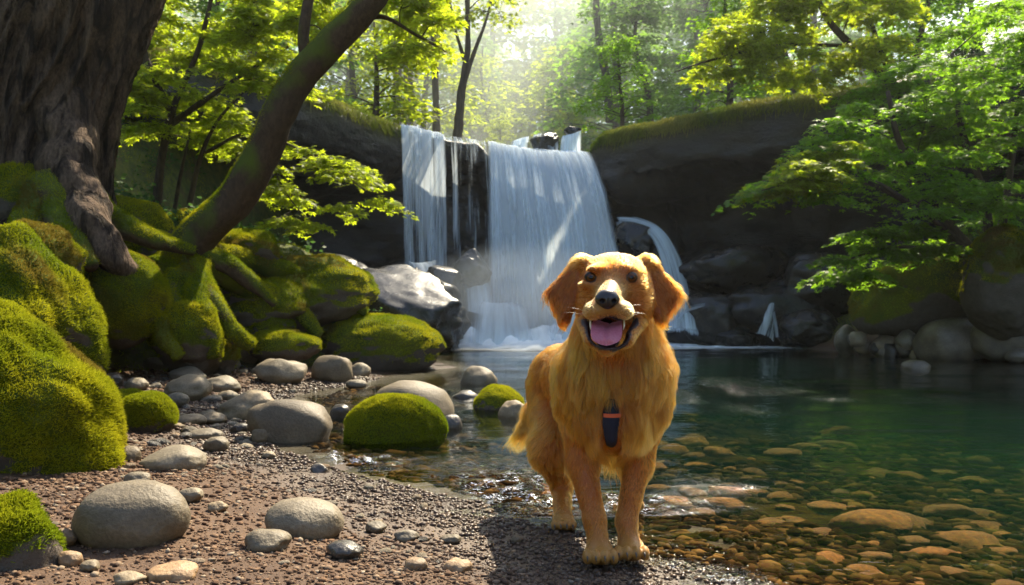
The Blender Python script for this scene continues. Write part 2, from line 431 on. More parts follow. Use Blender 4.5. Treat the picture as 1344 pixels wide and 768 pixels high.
def water_body():
    """the surface is a grid with real wavelets; sides and floor close it so that the water has depth"""
    xs = axis(-3.2, -1.3, 1.3, 9.5, .014, 1.022); xs = np.r_[xs[xs > -3.2][0:], 9.5]; ys = axis(-8, 1.75, 3.4, 17.5, .013, 1.02); ys = ys[(ys > -8) & (ys < 17.5)]
    X, Y = np.meshgrid(xs, ys, indexing='ij'); q = np.stack([X.ravel(), Y.ravel(), 0 * X.ravel()], 1)
    rif = np.exp(-(((q[:, 0] - .42) / .55) ** 2 + ((q[:, 1] - 2.5) / .42) ** 2)) + .7 * np.exp(-(((q[:, 0] + .1) / .35) ** 2 + ((q[:, 1] - 3.1) / .4) ** 2)) + .8 * np.exp(-(((q[:, 0] - 1.5) / 1.5) ** 2 + ((q[:, 1] - 6.4) / 1.0) ** 2))
    sd_ = (q[:, 0] - np.interp(q[:, 1], SH[:, 0], SH[:, 1])) * .7
    rif = rif + 1.3 * sstep(.0, .12, sd_) * sstep(.75, .25, sd_) * sstep(4.2, 3.2, q[:, 1]) * (q[:, 1] > 0)
    rif = rif * np.clip(.5 + 1.6 * vnoise(q * 2.6, 95), 0, 1.6)
    far = 1 / (1 + (q[:, 1].clip(0) / 9) ** 2)
    sh = np.interp(q[:, 1], SH[:, 0], SH[:, 1]); calm = np.clip((q[:, 0] - sh) / .5, .25, 1)
    z = .012 * fbm(q * np.array([.9, 2.0, 1]), 2, 91) * calm + .0032 * fbm(q * np.array([4.5, 8, 1]), 2, 92) * calm * far + 0.032 * rif * fbm(q * np.array([14, 20, 1]), 2, 93)
    n, m = X.shape; V = np.c_[q[:, :2], z]; top = grid_faces(n, m); rifv = rif
    ring = np.r_[np.arange(n) * m, (n - 1) * m + np.arange(1, m), (np.arange(n - 1)[::-1]) * m + m - 1, np.arange(1, m - 1)[::-1]]
    k = len(ring); B = V[ring].copy(); B[:, 2] = -2.6; o = len(V); V = np.vstack([V, B, [[3, 4, -2.6]]]); i = np.arange(k); j = (i + 1) % k
    side = np.stack([ring[i], o + i, o + j, ring[j]], 1); floor = np.stack([o + j, o + i, np.full(k, o + k)], 1)
    w_ = mk('water', V, [top, side[:, ::-1], floor[:, ::-1]], M['water'], attrs={'rif': np.r_[rifv, np.zeros(len(V) - len(rifv))]}); tag(w_, kind='structure')
water_body()

# ------------------------------------------------------------------ cliff round the alcove
def cliff():
    n = 420
    c = spline(RIM[2:15], n); T = np.gradient(c, axis=0); Nn = nrm(np.stack([T[:, 1], -T[:, 0]], 1))   # towards the pool
    prof_s = np.array([(-4.0, .1), (-2.2, .12), (-1.0, .12), (-.45, .10), (-.12, .02), (.02, -.14), (.04, -.42), (-.02, -.7), (-.16, -.95), (-.7, -1.08), (-1.7, -1.22), (-2.4, -1.7),
                       (-2.3, -2.2), (-1.8, -2.6), (-1.2, -3.0), (-.8, -3.5), (-.45, -3.95), (-.15, -4.4), (.3, -4.9)])
    prof_f = np.array([(-4.0, .02), (-2.2, .02), (-1.0, .0), (-.45, -.02), (-.12, -.05), (.0, -.12), (-.05, -.3), (-.2, -.5), (-.5, -.7), (-.75, -1.0), (-.9, -1.4), (-.9, -1.9),
                       (-.8, -2.3), (-.65, -2.7), (-.4, -3.1), (-.1, -3.5), (.25, -3.95), (.5, -4.4), (.7, -4.9)])
    m = 120
    ps = spline(prof_s, m); pf = spline(prof_f, m)
    x = c[:, 0]
    wf = sstep(-2.5, -1.9, x) * (1 - sstep(1.2, 1.9, x))
    pr = ps[None] * (1 - wf[:, None, None]) + pf[None] * wf[:, None, None]
    Hh = np.interp(x, [-9, -3.4, -2.2, -.8, 1.4, 2.9, 4, 5.2, 8], [4.55, 4.38, 4.26, 4.17, 4.12, 4.2, 4.32, 4.42, 4.5]) + .02 * np.sin(x * 2.1) - .36 * sstep(-.75, -.35, x) * sstep(1.75, 1.35, x)
    V = np.zeros((n, m, 3))
    V[..., :2] = c[:, None] + Nn[:, None] * pr[..., :1]; V[..., 2] = Hh[:, None] + pr[..., 1]
    cap = np.broadcast_to(1 - sstep(.27, .36, np.linspace(0, 1, m))[None], (n, m)) * (1 - .75 * wf[:, None])
    Vf = V.reshape(-1, 3)
    q = Vf * np.array([1, 1, 1.0])
    a = fbm(q * .8, 3, 31) * .38 + fbm(q * np.array([1.5, 1.5, 4]), 4, 33) * .16 
    depth = np.tile(sstep(.30, .5, np.linspace(0, 1, m)), n)
    a = a * (.16 + .84 * depth)
    rocky = np.tile(sstep(.72, .85, np.linspace(0, 1, m)), n)
    a = a + rocky * .3 * fbm(q * np.array([.9, .9, 2.2]), 4, 41)
    a = a + depth * .07 * fbm(q * np.array([4, 4, 9]), 3, 43)
    du = np.gradient(V, axis=0); dv = np.gradient(V, axis=1); N3 = nrm(np.cross(dv, du))
    Vf = Vf + N3.reshape(-1, 3) * a[:, None]
    m_ = NT('cliff_rock'); p = m_.obj()
    n1 = m_.noise(2.2, 6, m_.scaled(p, (1, 1, 2.5)), .65); n2 = m_.noise(14, 5, p, .7); n3 = m_.noise(1.2, 3, p)
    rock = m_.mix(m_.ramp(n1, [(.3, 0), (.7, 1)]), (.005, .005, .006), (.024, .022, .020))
    capc = m_.mix(m_.ramp(n2, [(.35, 0), (.65, 1)]), (.05, .07, .010), (.13, .13, .03))
    capc = m_.mix(m_.ramp(n3, [(.4, 0), (.6, .8)]), capc, (.10, .075, .045))
    col = m_.mix(m_.attr('cap').outputs['Fac'], rock, capc)
    rg = m_.ramp(m_.attr('cap').outputs['Fac'], [(0, .38), (1, .9)])
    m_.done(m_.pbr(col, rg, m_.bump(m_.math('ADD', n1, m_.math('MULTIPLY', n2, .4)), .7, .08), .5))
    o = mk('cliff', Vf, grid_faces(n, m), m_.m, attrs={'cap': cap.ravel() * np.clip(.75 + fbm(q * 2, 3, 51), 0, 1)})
    tag(o, kind='structure')
    return Vf.reshape(n, m, 3), N3, wf
CLV, CLN, CLW = cliff()

# ------------------------------------------------------------------ falling water
def falls_mat(name, contrast, freq):
    m = NT(name)
    u = m.attr('u').outputs['Fac']; v = m.attr('v').outputs['Fac']
    cx = m.n('ShaderNodeCombineXYZ'); m.l(m.math('MULTIPLY', u, freq), cx.inputs[0]); m.l(m.math('MULTIPLY', v, .35), cx.inputs[1])
    n1 = m.noise(1.0, 4, cx.outputs[0], .6, .15)
    cx2 = m.n('ShaderNodeCombineXYZ'); m.l(m.math('MULTIPLY', u, freq * 4.3), cx2.inputs[0]); m.l(m.math('MULTIPLY', v, .5), cx2.inputs[1])
    n2 = m.noise(1.0, 3, cx2.outputs[0], .6)
    n = m.math('ADD', m.math('MULTIPLY', n1, .65), m.math('MULTIPLY', n2, .35))
    al = m.math('MULTIPLY_ADD', m.math('SUBTRACT', n, .5), contrast, m.attr('dens').outputs['Fac'], clamp=True)
    al = m.math('SUBTRACT', m.math('MULTIPLY_ADD', m.math('SUBTRACT', n, .5), contrast * 1.3, m.attr('dens').outputs['Fac']), m.math('MULTIPLY', m.math('SUBTRACT', 1, m.attr('edge').outputs['Fac']), 1.7), clamp=True)
    d = m.n('ShaderNodeBsdfDiffuse'); d.inputs[0].default_value = (.82, .91, .97, 1)
    t = m.n('ShaderNodeBsdfTranslucent'); t.inputs[0].default_value = (.86, .95, 1.0, 1)
    nb = m.bump(n, .5, .08); m.l(nb, d.inputs['Normal'])
    a = m.n('ShaderNodeMixShader', i_0=.62); m.l(d.outputs[0], a.inputs[1]); m.l(t.outputs[0], a.inputs[2])
    tr = m.n('ShaderNodeBsdfTransparent')
    x = m.n('ShaderNodeMixShader'); m.l(al, x.inputs[0]); m.l(tr.outputs[0], x.inputs[1]); m.l(a.outputs[0], x.inputs[2])
    return m.done(x.outputs[0])
M['fall'] = falls_mat('falling_water', 2.1, 4.5)
M['veil'] = falls_mat('thin_falling_water', 4.5, 6.0)

def sheet(name, parent, tops, bots, mat, dens=(.8, .8), back=1.0, layer=0, power=.5, seed=0, ripple=.06, edge=.12, sag=0.0):
    """tops/bots: photo points (px,py,Y) along the lip and along the foot; the water leaves the lip flat and falls in a parabola"""
    nu, nv = 60, 46
    A = spline([P(*t) for t in tops], nu); B = spline([P(*t) for t in bots], nu)
    sv = np.linspace(0, 1, nv)
    V = np.zeros((nu, nv, 3)); uu = np.linspace(0, 1, nu)
    for j, q in enumerate(sv):
        V[:, j, :2] = A[:, :2] + (B - A)[:, :2] * (q ** power)
        V[:, j, 2] = A[:, 2] + (B - A)[:, 2] * q
    pre = 6 if back else 0
    if back:
        k = np.linspace(1, 1 / pre, pre)[None, :, None]
        dirn = np.array([0, 1.0, 0.03]) * back
        V = np.concatenate([A[:, None] + dirn * k, V], 1)
    wdt = np.linalg.norm(A[-1] - A[0]); hgt = np.linalg.norm(A[nu // 2] - B[nu // 2])
    vv = np.concatenate([-np.linspace(back, back / 6, pre), sv * hgt]) if back else sv * hgt
    U, VV = np.meshgrid(uu * wdt, vv, indexing='ij')
    q3 = np.stack([U.ravel() * 3.5, VV.ravel() * .4, np.full(U.size, seed * 7.1)], 1)
    off = fbm(q3, 3, seed) * ripple * (1 + .6 * np.clip(VV.ravel() / max(hgt, .1), 0, 1))
    V = V.reshape(-1, 3); V[:, 1] += off - layer * .09
    E = np.clip(np.minimum(uu, 1 - uu) / max(edge, 1e-3), 0, 1)[:, None] * np.ones(len(vv))[None]
    if name == 'base_cascade': E = E * np.clip((vv[None] + .3 + .25 * vnoise(np.c_[uu * 9, uu * 0 + seed, uu * 0], seed)[:, None]) / .35, 0, 1)
    if pre: E[:, 0] = 0
    D = np.interp(vv / max(hgt, .1), [0, 1], dens)[None] * np.ones(nu)[:, None]
    return mk(name, V, grid_faces(nu, len(vv)), mat, parent, attrs={'u': U.ravel() + seed * 3.3, 'v': VV.ravel(), 'edge': E.ravel(), 'dens': D.ravel()})

def ribbon(name, parent, pts, widths, mat, dens=.8, seed=0, lift=.0, ripple=.04):
    n, k = 50, 18
    c = spline([P(*p) for p in pts], n); wd = np.interp(np.linspace(0, 1, n), np.linspace(0, 1, len(widths)), widths)
    T = nrm(np.gradient(c, axis=0)); side = nrm(np.cross(T, np.array([0, -1.0, .4]))); up = nrm(np.cross(side, T))
    up[up[:, 1] > 0] *= -1
    a = np.linspace(-1, 1, k); L = np.r_[0, np.cumsum(np.linalg.norm(np.diff(c, axis=0), axis=1))]
    sc = c[:, 1] / F
    V = c[:, None] + side[:, None] * (a[None, :, None] * (wd * sc * .5)[:, None, None]) + up[:, None] * ((1 - a ** 2)[None, :, None] * .12)
    U = (a[None] * (wd * sc * .5)[:, None]); VV = np.repeat(L[:, None], k, 1)
    q3 = np.stack([U.ravel() * 5, VV.ravel() * .7, np.full(U.size, seed * 3.1)], 1)
    V = V.reshape(-1, 3) + np.repeat(up, k, 0) * (fbm(q3, 3, seed) * ripple + lift)[:, None]
    E = np.clip((1 - np.abs(a)) / .35, 0, 1)[None] * np.clip(np.minimum(np.linspace(0, 1, n), 1 - np.linspace(0, 1, n)) / .06, 0, 1)[:, None]
    return mk(name, V, grid_faces(n, k), mat, parent, attrs={'u': U.ravel() + seed, 'v': VV.ravel(), 'edge': E.ravel(), 'dens': np.full(U.size, dens)})

wf = thing('waterfall', 'broad white waterfall pouring over the mossy cliff lip into the pool', 'waterfall', P(700, 430, 15.6))
for k in range(2):
    sheet('water_curtain', wf, [(638, 184, 16.0), (665, 191, 15.9), (700, 196, 15.8), (735, 199, 15.8), (766, 198, 15.8)],
          [(636, 443, 14.2), (685, 446, 13.9), (735, 447, 13.7), (785, 446, 13.7), (836, 441, 13.9)], M['veil'] if k else M['fall'], (.30, .12) if k else (1.3, 1.0), 1.6, k, .5, 3 + k, edge=.07)
for k in range(2):
    sheet('water_curtain', wf, [(523, 163, 15.7), (545, 167, 15.8), (566, 172, 15.9), (584, 177, 15.95)],
          [(529, 352, 15.25), (548, 354, 15.2), (568, 354, 15.2), (590, 352, 15.3)], M['veil'], (.2, .1) if k else (.85, .55), .9, k, .5, 11 + k, edge=.06)
sheet('trickle', wf, [(584, 178, 15.95), (615, 182, 16), (642, 186, 16)], [(590, 350, 15.5), (620, 350, 15.5), (650, 350, 15.5)], M['veil'], (.16, -.12), .6, 0, .5, 23)
for k in range(2):
    sheet('upper_curtain', wf, [(736, 180, 16.1), (750, 177, 16.1), (765, 172, 16.1)], [(733, 206, 15.95), (748, 212, 15.9), (763, 216, 15.9)], M['veil'], (.75, .7), .8, k, .5, 31 + k)
sheet('upper_curtain', wf, [(672, 186, 16.3), (685, 181, 16.3), (697, 178, 16.3)], [(664, 197, 16.0), (680, 201, 16.0), (694, 204, 15.95)], M['veil'], (.8, .9), .8, 0, .5, 35)
sheet('upper_curtain', wf, [(697, 178, 16.28), (716, 175, 16.25), (737, 180, 16.3)], [(692, 206, 15.95), (716, 208, 15.85), (738, 208, 15.9)], M['veil'], (.32, .3), .5, 0, .5, 37)
for k, (t, b, dn) in enumerate([
        ([(522, 338, 14.7), (548, 345, 14.4), (590, 338, 14.6)], [(538, 398, 13.7), (568, 404, 13.5), (590, 398, 13.6)], (.8, .95)),
        ([(545, 378, 13.9), (568, 386, 13.7), (590, 382, 13.8)], [(570, 446, 13.1), (600, 449, 13.0), (628, 446, 13.1)], (.8, 1.1)),
        ([(592, 350, 14.5), (625, 356, 14.3), (650, 350, 14.4)], [(600, 404, 13.6), (632, 412, 13.4), (662, 408, 13.5)], (.75, 1.0)),
        ([(612, 392, 13.8), (655, 398, 13.5), (715, 392, 13.6)], [(600, 448, 13.0), (655, 452, 12.8), (735, 450, 12.9)], (.85, 1.15)),
        ([(700, 400, 13.7), (760, 404, 13.6), (812, 398, 13.7)], [(690, 450, 13.0), (760, 453, 12.9), (832, 449, 13.1)], (.6, 1.1))]):
    sheet('base_cascade', wf, t, b, M['fall'], dn, .3, 0, .55, 41 + k, .16, .35)

sc_ = thing('cascade', 'narrow white cascade curving down dark rock behind the dog', 'waterfall', P(880, 430, 14.2))
for k in range(2):
    ribbon('water_ribbon', sc_, [(804, 293, 15.5), (835, 297, 15.3), (862, 310, 15.0), (878, 340, 14.8), (888, 380, 14.5), (893, 420, 14.1), (896, 448, 13.8)], [16, 24, 24, 34, 40, 44, 60], M['veil'], .55, 5 + k, .05 * k)
ribbon('side_trickle', sc_, [(926, 402, 14.0), (912, 405, 14.0), (896, 411, 14.0), (888, 420, 14.0)], [5, 9, 9, 14], M['veil'], .35, 9)
sm = thing('cascade', 'tiny white spout between dark rocks at the pool edge', 'waterfall', P(1003, 446, 13.7))
ribbon('water_ribbon', sm, [(1011, 404, 13.4), (1009, 414, 13.2), (1006, 430, 13.0), (1001, 449, 12.8)], [11, 15, 22, 36], M['veil'], .55, 13)
ribbon('side_trickle', sm, [(1014, 412, 13.2), (1017, 430, 13.0), (1018, 449, 12.85)], [4, 6, 10], M['veil'], .4, 15)

# foam skin where the falls land
fm = NT('white_foam'); p_ = fm.pos()
fn = fm.noise(5, 5, fm.scaled(p_, (1, 2.5, 1)), .65)
fa = fm.math('MULTIPLY', fm.math('MULTIPLY_ADD', fm.math('SUBTRACT', fn, .5), 3.0, fm.attr('dens').outputs['Fac'], clamp=True), fm.attr('edge').outputs['Fac'], clamp=True)
d_ = fm.n('ShaderNodeBsdfDiffuse'); d_.inputs[0].default_value = (.85, .9, .93, 1); t_ = fm.n('ShaderNodeBsdfTransparent')
x_ = fm.n('ShaderNodeMixShader'); fm.l(fa, x_.inputs[0]); fm.l(t_.outputs[0], x_.inputs[1]); fm.l(d_.outputs[0], x_.inputs[2]); fm.done(x_.outputs[0])
def foam():
    nx, ny = 160, 50
    nx, ny = 260, 90
    X, Yy = np.meshgrid(np.linspace(-1.6, 5.4, nx), np.linspace(11.2, 15.6, ny), indexing='ij')
    front = np.interp(X, [-1.6, -.9, .2, 1.5, 2.6, 3.4, 5.4], [13.2, 12.7, 12.4, 12.7, 13.0, 13.15, 13.2])
    e = sstep(-.5, .5, Yy - front); dn = np.interp(X, [-1.4, .5, 2, 3, 4.5, 5.4], [.9, 1.0, .75, .75, .6, .2])
    q = np.stack([X.ravel() * 2, Yy.ravel() * 3, 0 * X.ravel()], 1)
    foot = np.exp(-((Yy - 13.15) / .45) ** 2) * sstep(-1.5, -1.0, X) * sstep(2.3, 1.7, X)
    Z = .006 + .05 * np.clip(fbm(q, 3, 77), 0, 1) * e.ravel() + (foot.ravel() * (.16 + .34 * np.clip(fbm(q * 1.3, 4, 78) + .3, 0, 1)))
    dn = dn + foot * .6
    o = mk('foam', np.stack([X.ravel(), Yy.ravel(), Z], 1), grid_faces(nx, ny), fm.m, attrs={'edge': e.ravel(), 'dens': dn.ravel()})
    tag(o, kind='stuff')
foam()

# spray that hangs over the foot of the falls
mv = NT('spray'); oc = mv.n('ShaderNodeTexCoord').outputs['Object']
ln = mv.n('ShaderNodeVectorMath', operation='LENGTH'); mv.l(oc, ln.inputs[0])
den = mv.ramp(ln.outputs['Value'], [(0, 1), (.45, .42), (1, 0)])
den = mv.math('MULTIPLY', den, mv.math('MULTIPLY', mv.ramp(mv.noise(2.6, 4, oc, .65), [(.3, .1), (.75, 1)]), 1.9))
pv = mv.n('ShaderNodeVolumePrincipled'); pv.inputs['Color'].default_value = (.78, .90, 1, 1); pv.inputs['Anisotropy'].default_value = .2
mv.l(den, pv.inputs['Density']); mv.l(pv.outputs[0], mv.out.inputs['Volume'])
sp = bpy.data.objects.new('mist', mesh_data('mist', ico(3)[0], ico(3)[1])); C.objects.link(sp); sp.data.materials.append(mv.m)
sp.location = tuple(P(685, 432, 13.2)); sp.scale = (2.4, 1.0, 1.5); tag(sp, kind='stuff')

# ------------------------------------------------------------------ stones and boulders
def cast(px, py, wet=False):
    """where the sight line through a photo point first meets the ground"""
    Ys = np.geomspace(1.6, 16, 700); x = (px - 672) / F * Ys; z = H0 + (HY - py) / F * Ys
    t = terrain(x, Ys, False); t = np.maximum(t, -.005) if wet else t; k = np.argmax(z < t)
    return float(Ys[k]) if (z < t).any() else 14.0

def shape(sub, seed, lump=.18, fine=.03, facet=0.0, ridges=0.0):
    V, Fc = ico(sub); q = V + seed * 3.7
    d = 1 + lump * fbm(q * 1.1, 3, seed) * 1.4 + fine * fbm(q * 4.5, 3, seed + 5)
    if ridges: d = d + ridges * np.abs(fbm(q * np.array([1.6, 1.6, 2.6]), 3, seed + 9))
    W = V * d[:, None]
    if facet:
        rr = np.random.RandomState(seed)
        for k in range(9):
            n = nrm(rr.normal(size=3)); lim = .62 + .25 * rr.rand(); h = W @ n
            W = W - n * (np.maximum(h - lim, 0) * facet)[:, None]
    return W, Fc

def rotm(rz, rx=0, ry=0):
    from mathutils import Euler
    return np.array(Euler((rx, ry, rz)).to_matrix())

MOSS_N = [0]
def moss_fuzz(parent, V, Fc, n, length, rad, nzmin=-.1, seed=0, thin=None, dark=1.0, col=None):
    """short upright tufts rooted on the upward faces"""
    rr = np.random.RandomState(seed)
    tri = Fc if Fc.shape[1] == 3 else np.vstack([Fc[:, :3], Fc[:, [0, 2, 3]]])
    a, b, c = V[tri[:, 0]], V[tri[:, 1]], V[tri[:, 2]]
    N = np.cross(b - a, c - a); ar = np.linalg.norm(N, axis=1) + 1e-12; N = N / ar[:, None]
    cen = (a + b + c) / 3
    wgt = ar * sstep(nzmin - .2, nzmin + .25, N[:, 2] + .45 * fbm(cen * 2.5, 3, seed + 3))
    toc = np.array([0, 0, H0]) - cen
    wgt = wgt * np.where((N * toc).sum(1) > -.55 * np.linalg.norm(toc, axis=1), 1, .03)
    if wgt.sum() <= 0: return None
    k = rr.choice(len(tri), n, p=wgt / wgt.sum())
    u = rr.rand(n, 1); v = rr.rand(n, 1); fl = u + v > 1; u = np.where(fl, 1 - u, u); v = np.where(fl, 1 - v, v)
    r0 = a[k] + (b[k] - a[k]) * u + (c[k] - a[k]) * v
    L = length * (.5 + .9 * rr.rand(n, 1)) * (1 + .7 * fbm(r0 * 6, 2, seed + 8))[:, None]
    d1 = nrm(N[k] + .55 * rr.normal(size=(n, 3)) + np.array([0, 0, .25]))
    d2 = nrm(d1 + .5 * rr.normal(size=(n, 3)) + np.array([0, 0, -.15]))
    pts = np.stack([r0 - N[k] * length * .2, r0 + d1 * L * .55, r0 + d1 * L * .55 + d2 * L * .45], 1)
    f = np.clip(.5 + 1.1 * fbm(r0 * 3.1, 3, seed + 1), 0, 1)[:, None]; g = np.clip(.3 + 2.0 * fbm(r0 * 1.9 + 5, 3, seed + 2) - .1, 0, 1)[:, None]
    cc = np.array([.15, .20, .008]) * (1 - f) + np.array([.38, .36, .014]) * f
    cc = cc * (1 - .75 * sstep(.55, .95, g)) + np.array([.13, .075, .022]) * .75 * sstep(.55, .95, g)
    cc = cc * (.7 + .6 * rr.rand(n, 1)) * dark
    return strands('moss', pts, np.array([rad, rad * .9, rad * .35]), M['tuft'], parent, cc)

def boulder(name, label, cat, px, py, rx, ry, Y=None, mat='stone', sub=4, lump=.15, fine=.02, facet=0., depth=.85, rz=0., tilt=0., sink=.25, seed=None, group=None,
            mossn=0, mossl=.016, mossr=.0012, nzmin=-.1, ridges=0., flat=0, skew=0.):
    """a stone that fills the photo ellipse (px,py,rx,ry); it stands on the ground below its lower edge unless Y is given"""
    seed = seed if seed is not None else int(px * 7 + py * 13) % 9973
    if Y is None:
        Yb = cast(px, py + ry * .92, True); sink = max(sink, 1.1) if gz_at((px - 672) / F * Yb, Yb) < -.02 else sink; Y = Yb + rx / F * Yb * depth * .55
    c = P(px, py, Y); a = rx / F * Y; hh = ry / F * Y
    top = c[2] + hh; bot = c[2] - hh * (1 + sink)
    W, Fc = shape(sub, seed, lump, fine, facet, ridges)
    if name == 'river_stone': sink = max(sink, .5)
    W = W / np.abs(W).max(0)
    if flat: W[:, 2] = np.sign(W[:, 2]) * np.abs(W[:, 2]) ** (1 - flat)
    W = W * np.array([a, a * depth, (top - bot) / 2])
    Rm = rotm(rz, 0, tilt); W = W @ Rm.T
    W[:, 0] *= a / np.abs(W[:, 0]).max()
    W[:, 2] = (W[:, 2] - W[:, 2].min()) / (np.ptp(W[:, 2])) * (top - bot) + bot
    if skew: W[:, 0] -= skew * (W[:, 2] - c[2]) * (a / hh)
    W[:, :2] += c[:2]
    loc = (c[0], c[1], bot)
    o = mk(name, W, Fc, M[mat], loc=loc, attrs={'moss': np.full(len(W), 1.0 if mossn else 0.)} if mat == 'moss' else None)
    if mat == 'moss':
        nzv = np.zeros(len(W)); me = o.data
        nn = np.empty(len(W) * 3, np.float32); me.vertices.foreach_get('normal', nn); nn = nn.reshape(-1, 3)
        mo = sstep(nzmin - .3, nzmin + .15, nn[:, 2] + .5 * fbm(W * 2.5, 3, seed + 3))
        me.attributes['moss'].data.foreach_set('value', mo.astype(np.float32))
    tag(o, label, cat, group)
    if mossn: moss_fuzz(o, W, Fc, mossn, mossl, mossr, nzmin, seed)
    return o

MB = 'mossy_boulder'
def mossy(label, px, py, rx, ry, Y=None, n=9000, l=.02, r=.0016, **kw):
    kw.setdefault('lump', .22); kw.setdefault('fine', .05); kw.setdefault('depth', .9); kw.setdefault('sub', 5)
    return boulder(MB, label, 'boulder', px, py, rx, ry, Y, 'moss', mossn=n, mossl=l, mossr=r, **kw)
mossy('huge green and brown mossy boulder nearest the camera at the left edge of the frame', 32, 545, 116, 150, 2.95, 42000, .016, .0009, lump=.24, ridges=.16, sub=6, seed=14, sink=.1, skew=.38)
mossy('tall mossy boulder rising behind the huge boulder at the left edge', 28, 400, 92, 108, 3.9, 22000, .018, .0012, ridges=.14, lump=.26, seed=6, skew=.35)
boulder(MB, 'dark grey boulder with a moss cap in the bottom left corner', 'boulder', 4, 730, 74, 78, 1.78, 'moss', 5, mossn=9000, mossl=.012, mossr=.0009, nzmin=.28, seed=8)
mossy('round ball-shaped mossy boulder with a bare brown underside below the old trunk', 151, 387, 68, 58, 6.4, 22000, .016, .0017, lump=.1, nzmin=-.55, seed=5)
mossy('low mossy mound lying left of the old trunk roots', 30, 345, 82, 52, 5.6, 14000, .02, .0016, seed=21)
mossy('mossy mound against the foot of the old trunk at the frame edge', 22, 262, 70, 52, 6.6, 12000, .022, .0018, seed=22)
mossy('mossy lump directly right of the round ball-shaped boulder', 232, 398, 46, 52, 6.9, 11000, .018, .0018, seed=23, ridges=.1)
mossy('mossy boulder at the gravel edge below the leaning tree', 250, 440, 52, 48, 6.7, 11000, .018, .0018, seed=24)
mossy('small mossy hump right at the upper end of the gravel', 285, 452, 30, 40, 7.0, 6000, .018, .0018, seed=25)
mossy('long mossy hump just right of the leaning trunk base', 312, 332, 62, 30, 8.1, 9000, .022, .002, seed=26)
mossy('wide mossy boulder at the middle of the green bank', 395, 380, 112, 44, 8.7, 15000, .024, .0022, ridges=.14, seed=27)
mossy('mossy ledge in front of the wide bank boulder', 340, 398, 66, 34, 8.0, 9000, .022, .002, ridges=.1, seed=28)
mossy('loaf-shaped mossy stone at the back of the gravel shore', 371, 452, 51, 23, 7.7, 8000, .018, .002, seed=29)
mossy('long mossy boulder whose right end reaches the pool', 500, 450, 84, 37, 8.7, 14000, .022, .0022, lump=.14, seed=30)
mossy('mossy boulder wedged behind the long pool-side boulder', 435, 412, 58, 30, 9.2, 8000, .024, .0022, seed=31)
mossy('low mossy lump between the loaf-shaped stone and the wide bank boulder', 350, 428, 42, 22, 7.9, 6000, .02, .002, seed=32)
mossy('mossy rock under the roots of the leaning tree', 205, 330, 52, 30, 7.2, 8000, .02, .0018, seed=33)
mossy('mossy rock halfway between the old trunk and the leaning tree', 160, 290, 62, 30, 7.9, 8000, .022, .002, seed=34)
mossy('small mossy rock below the low mound at the left', 95, 420, 26, 40, 5.6, 6000, .018, .0016, seed=35)
mossy('mossy slope rock above the leaning tree base', 255, 298, 55, 22, 9.0, 6000, .024, .0022, seed=36)
mossy('round mossy stone sitting alone on the gravel', 195, 542, 37, 27, None, 11000, .012, .0012, lump=.1, seed=37, nzmin=-.3)
mossy('pillow-shaped mossy stone in the shallow water at the shore', 517, 551, 70, 33, None, 20000, .010, .0011, lump=.1, seed=38, nzmin=-.2, depth=.6)
mossy('small mossy stone out in the pool left of the dog', 655, 523, 33, 17, None, 8000, .010, .0012, lump=.1, seed=39, nzmin=-.1)
mossy('half mossy stone just behind the round mossy stone', 168, 527, 27, 16, None, 5000, .012, .0012, seed=40, nzmin=.1)

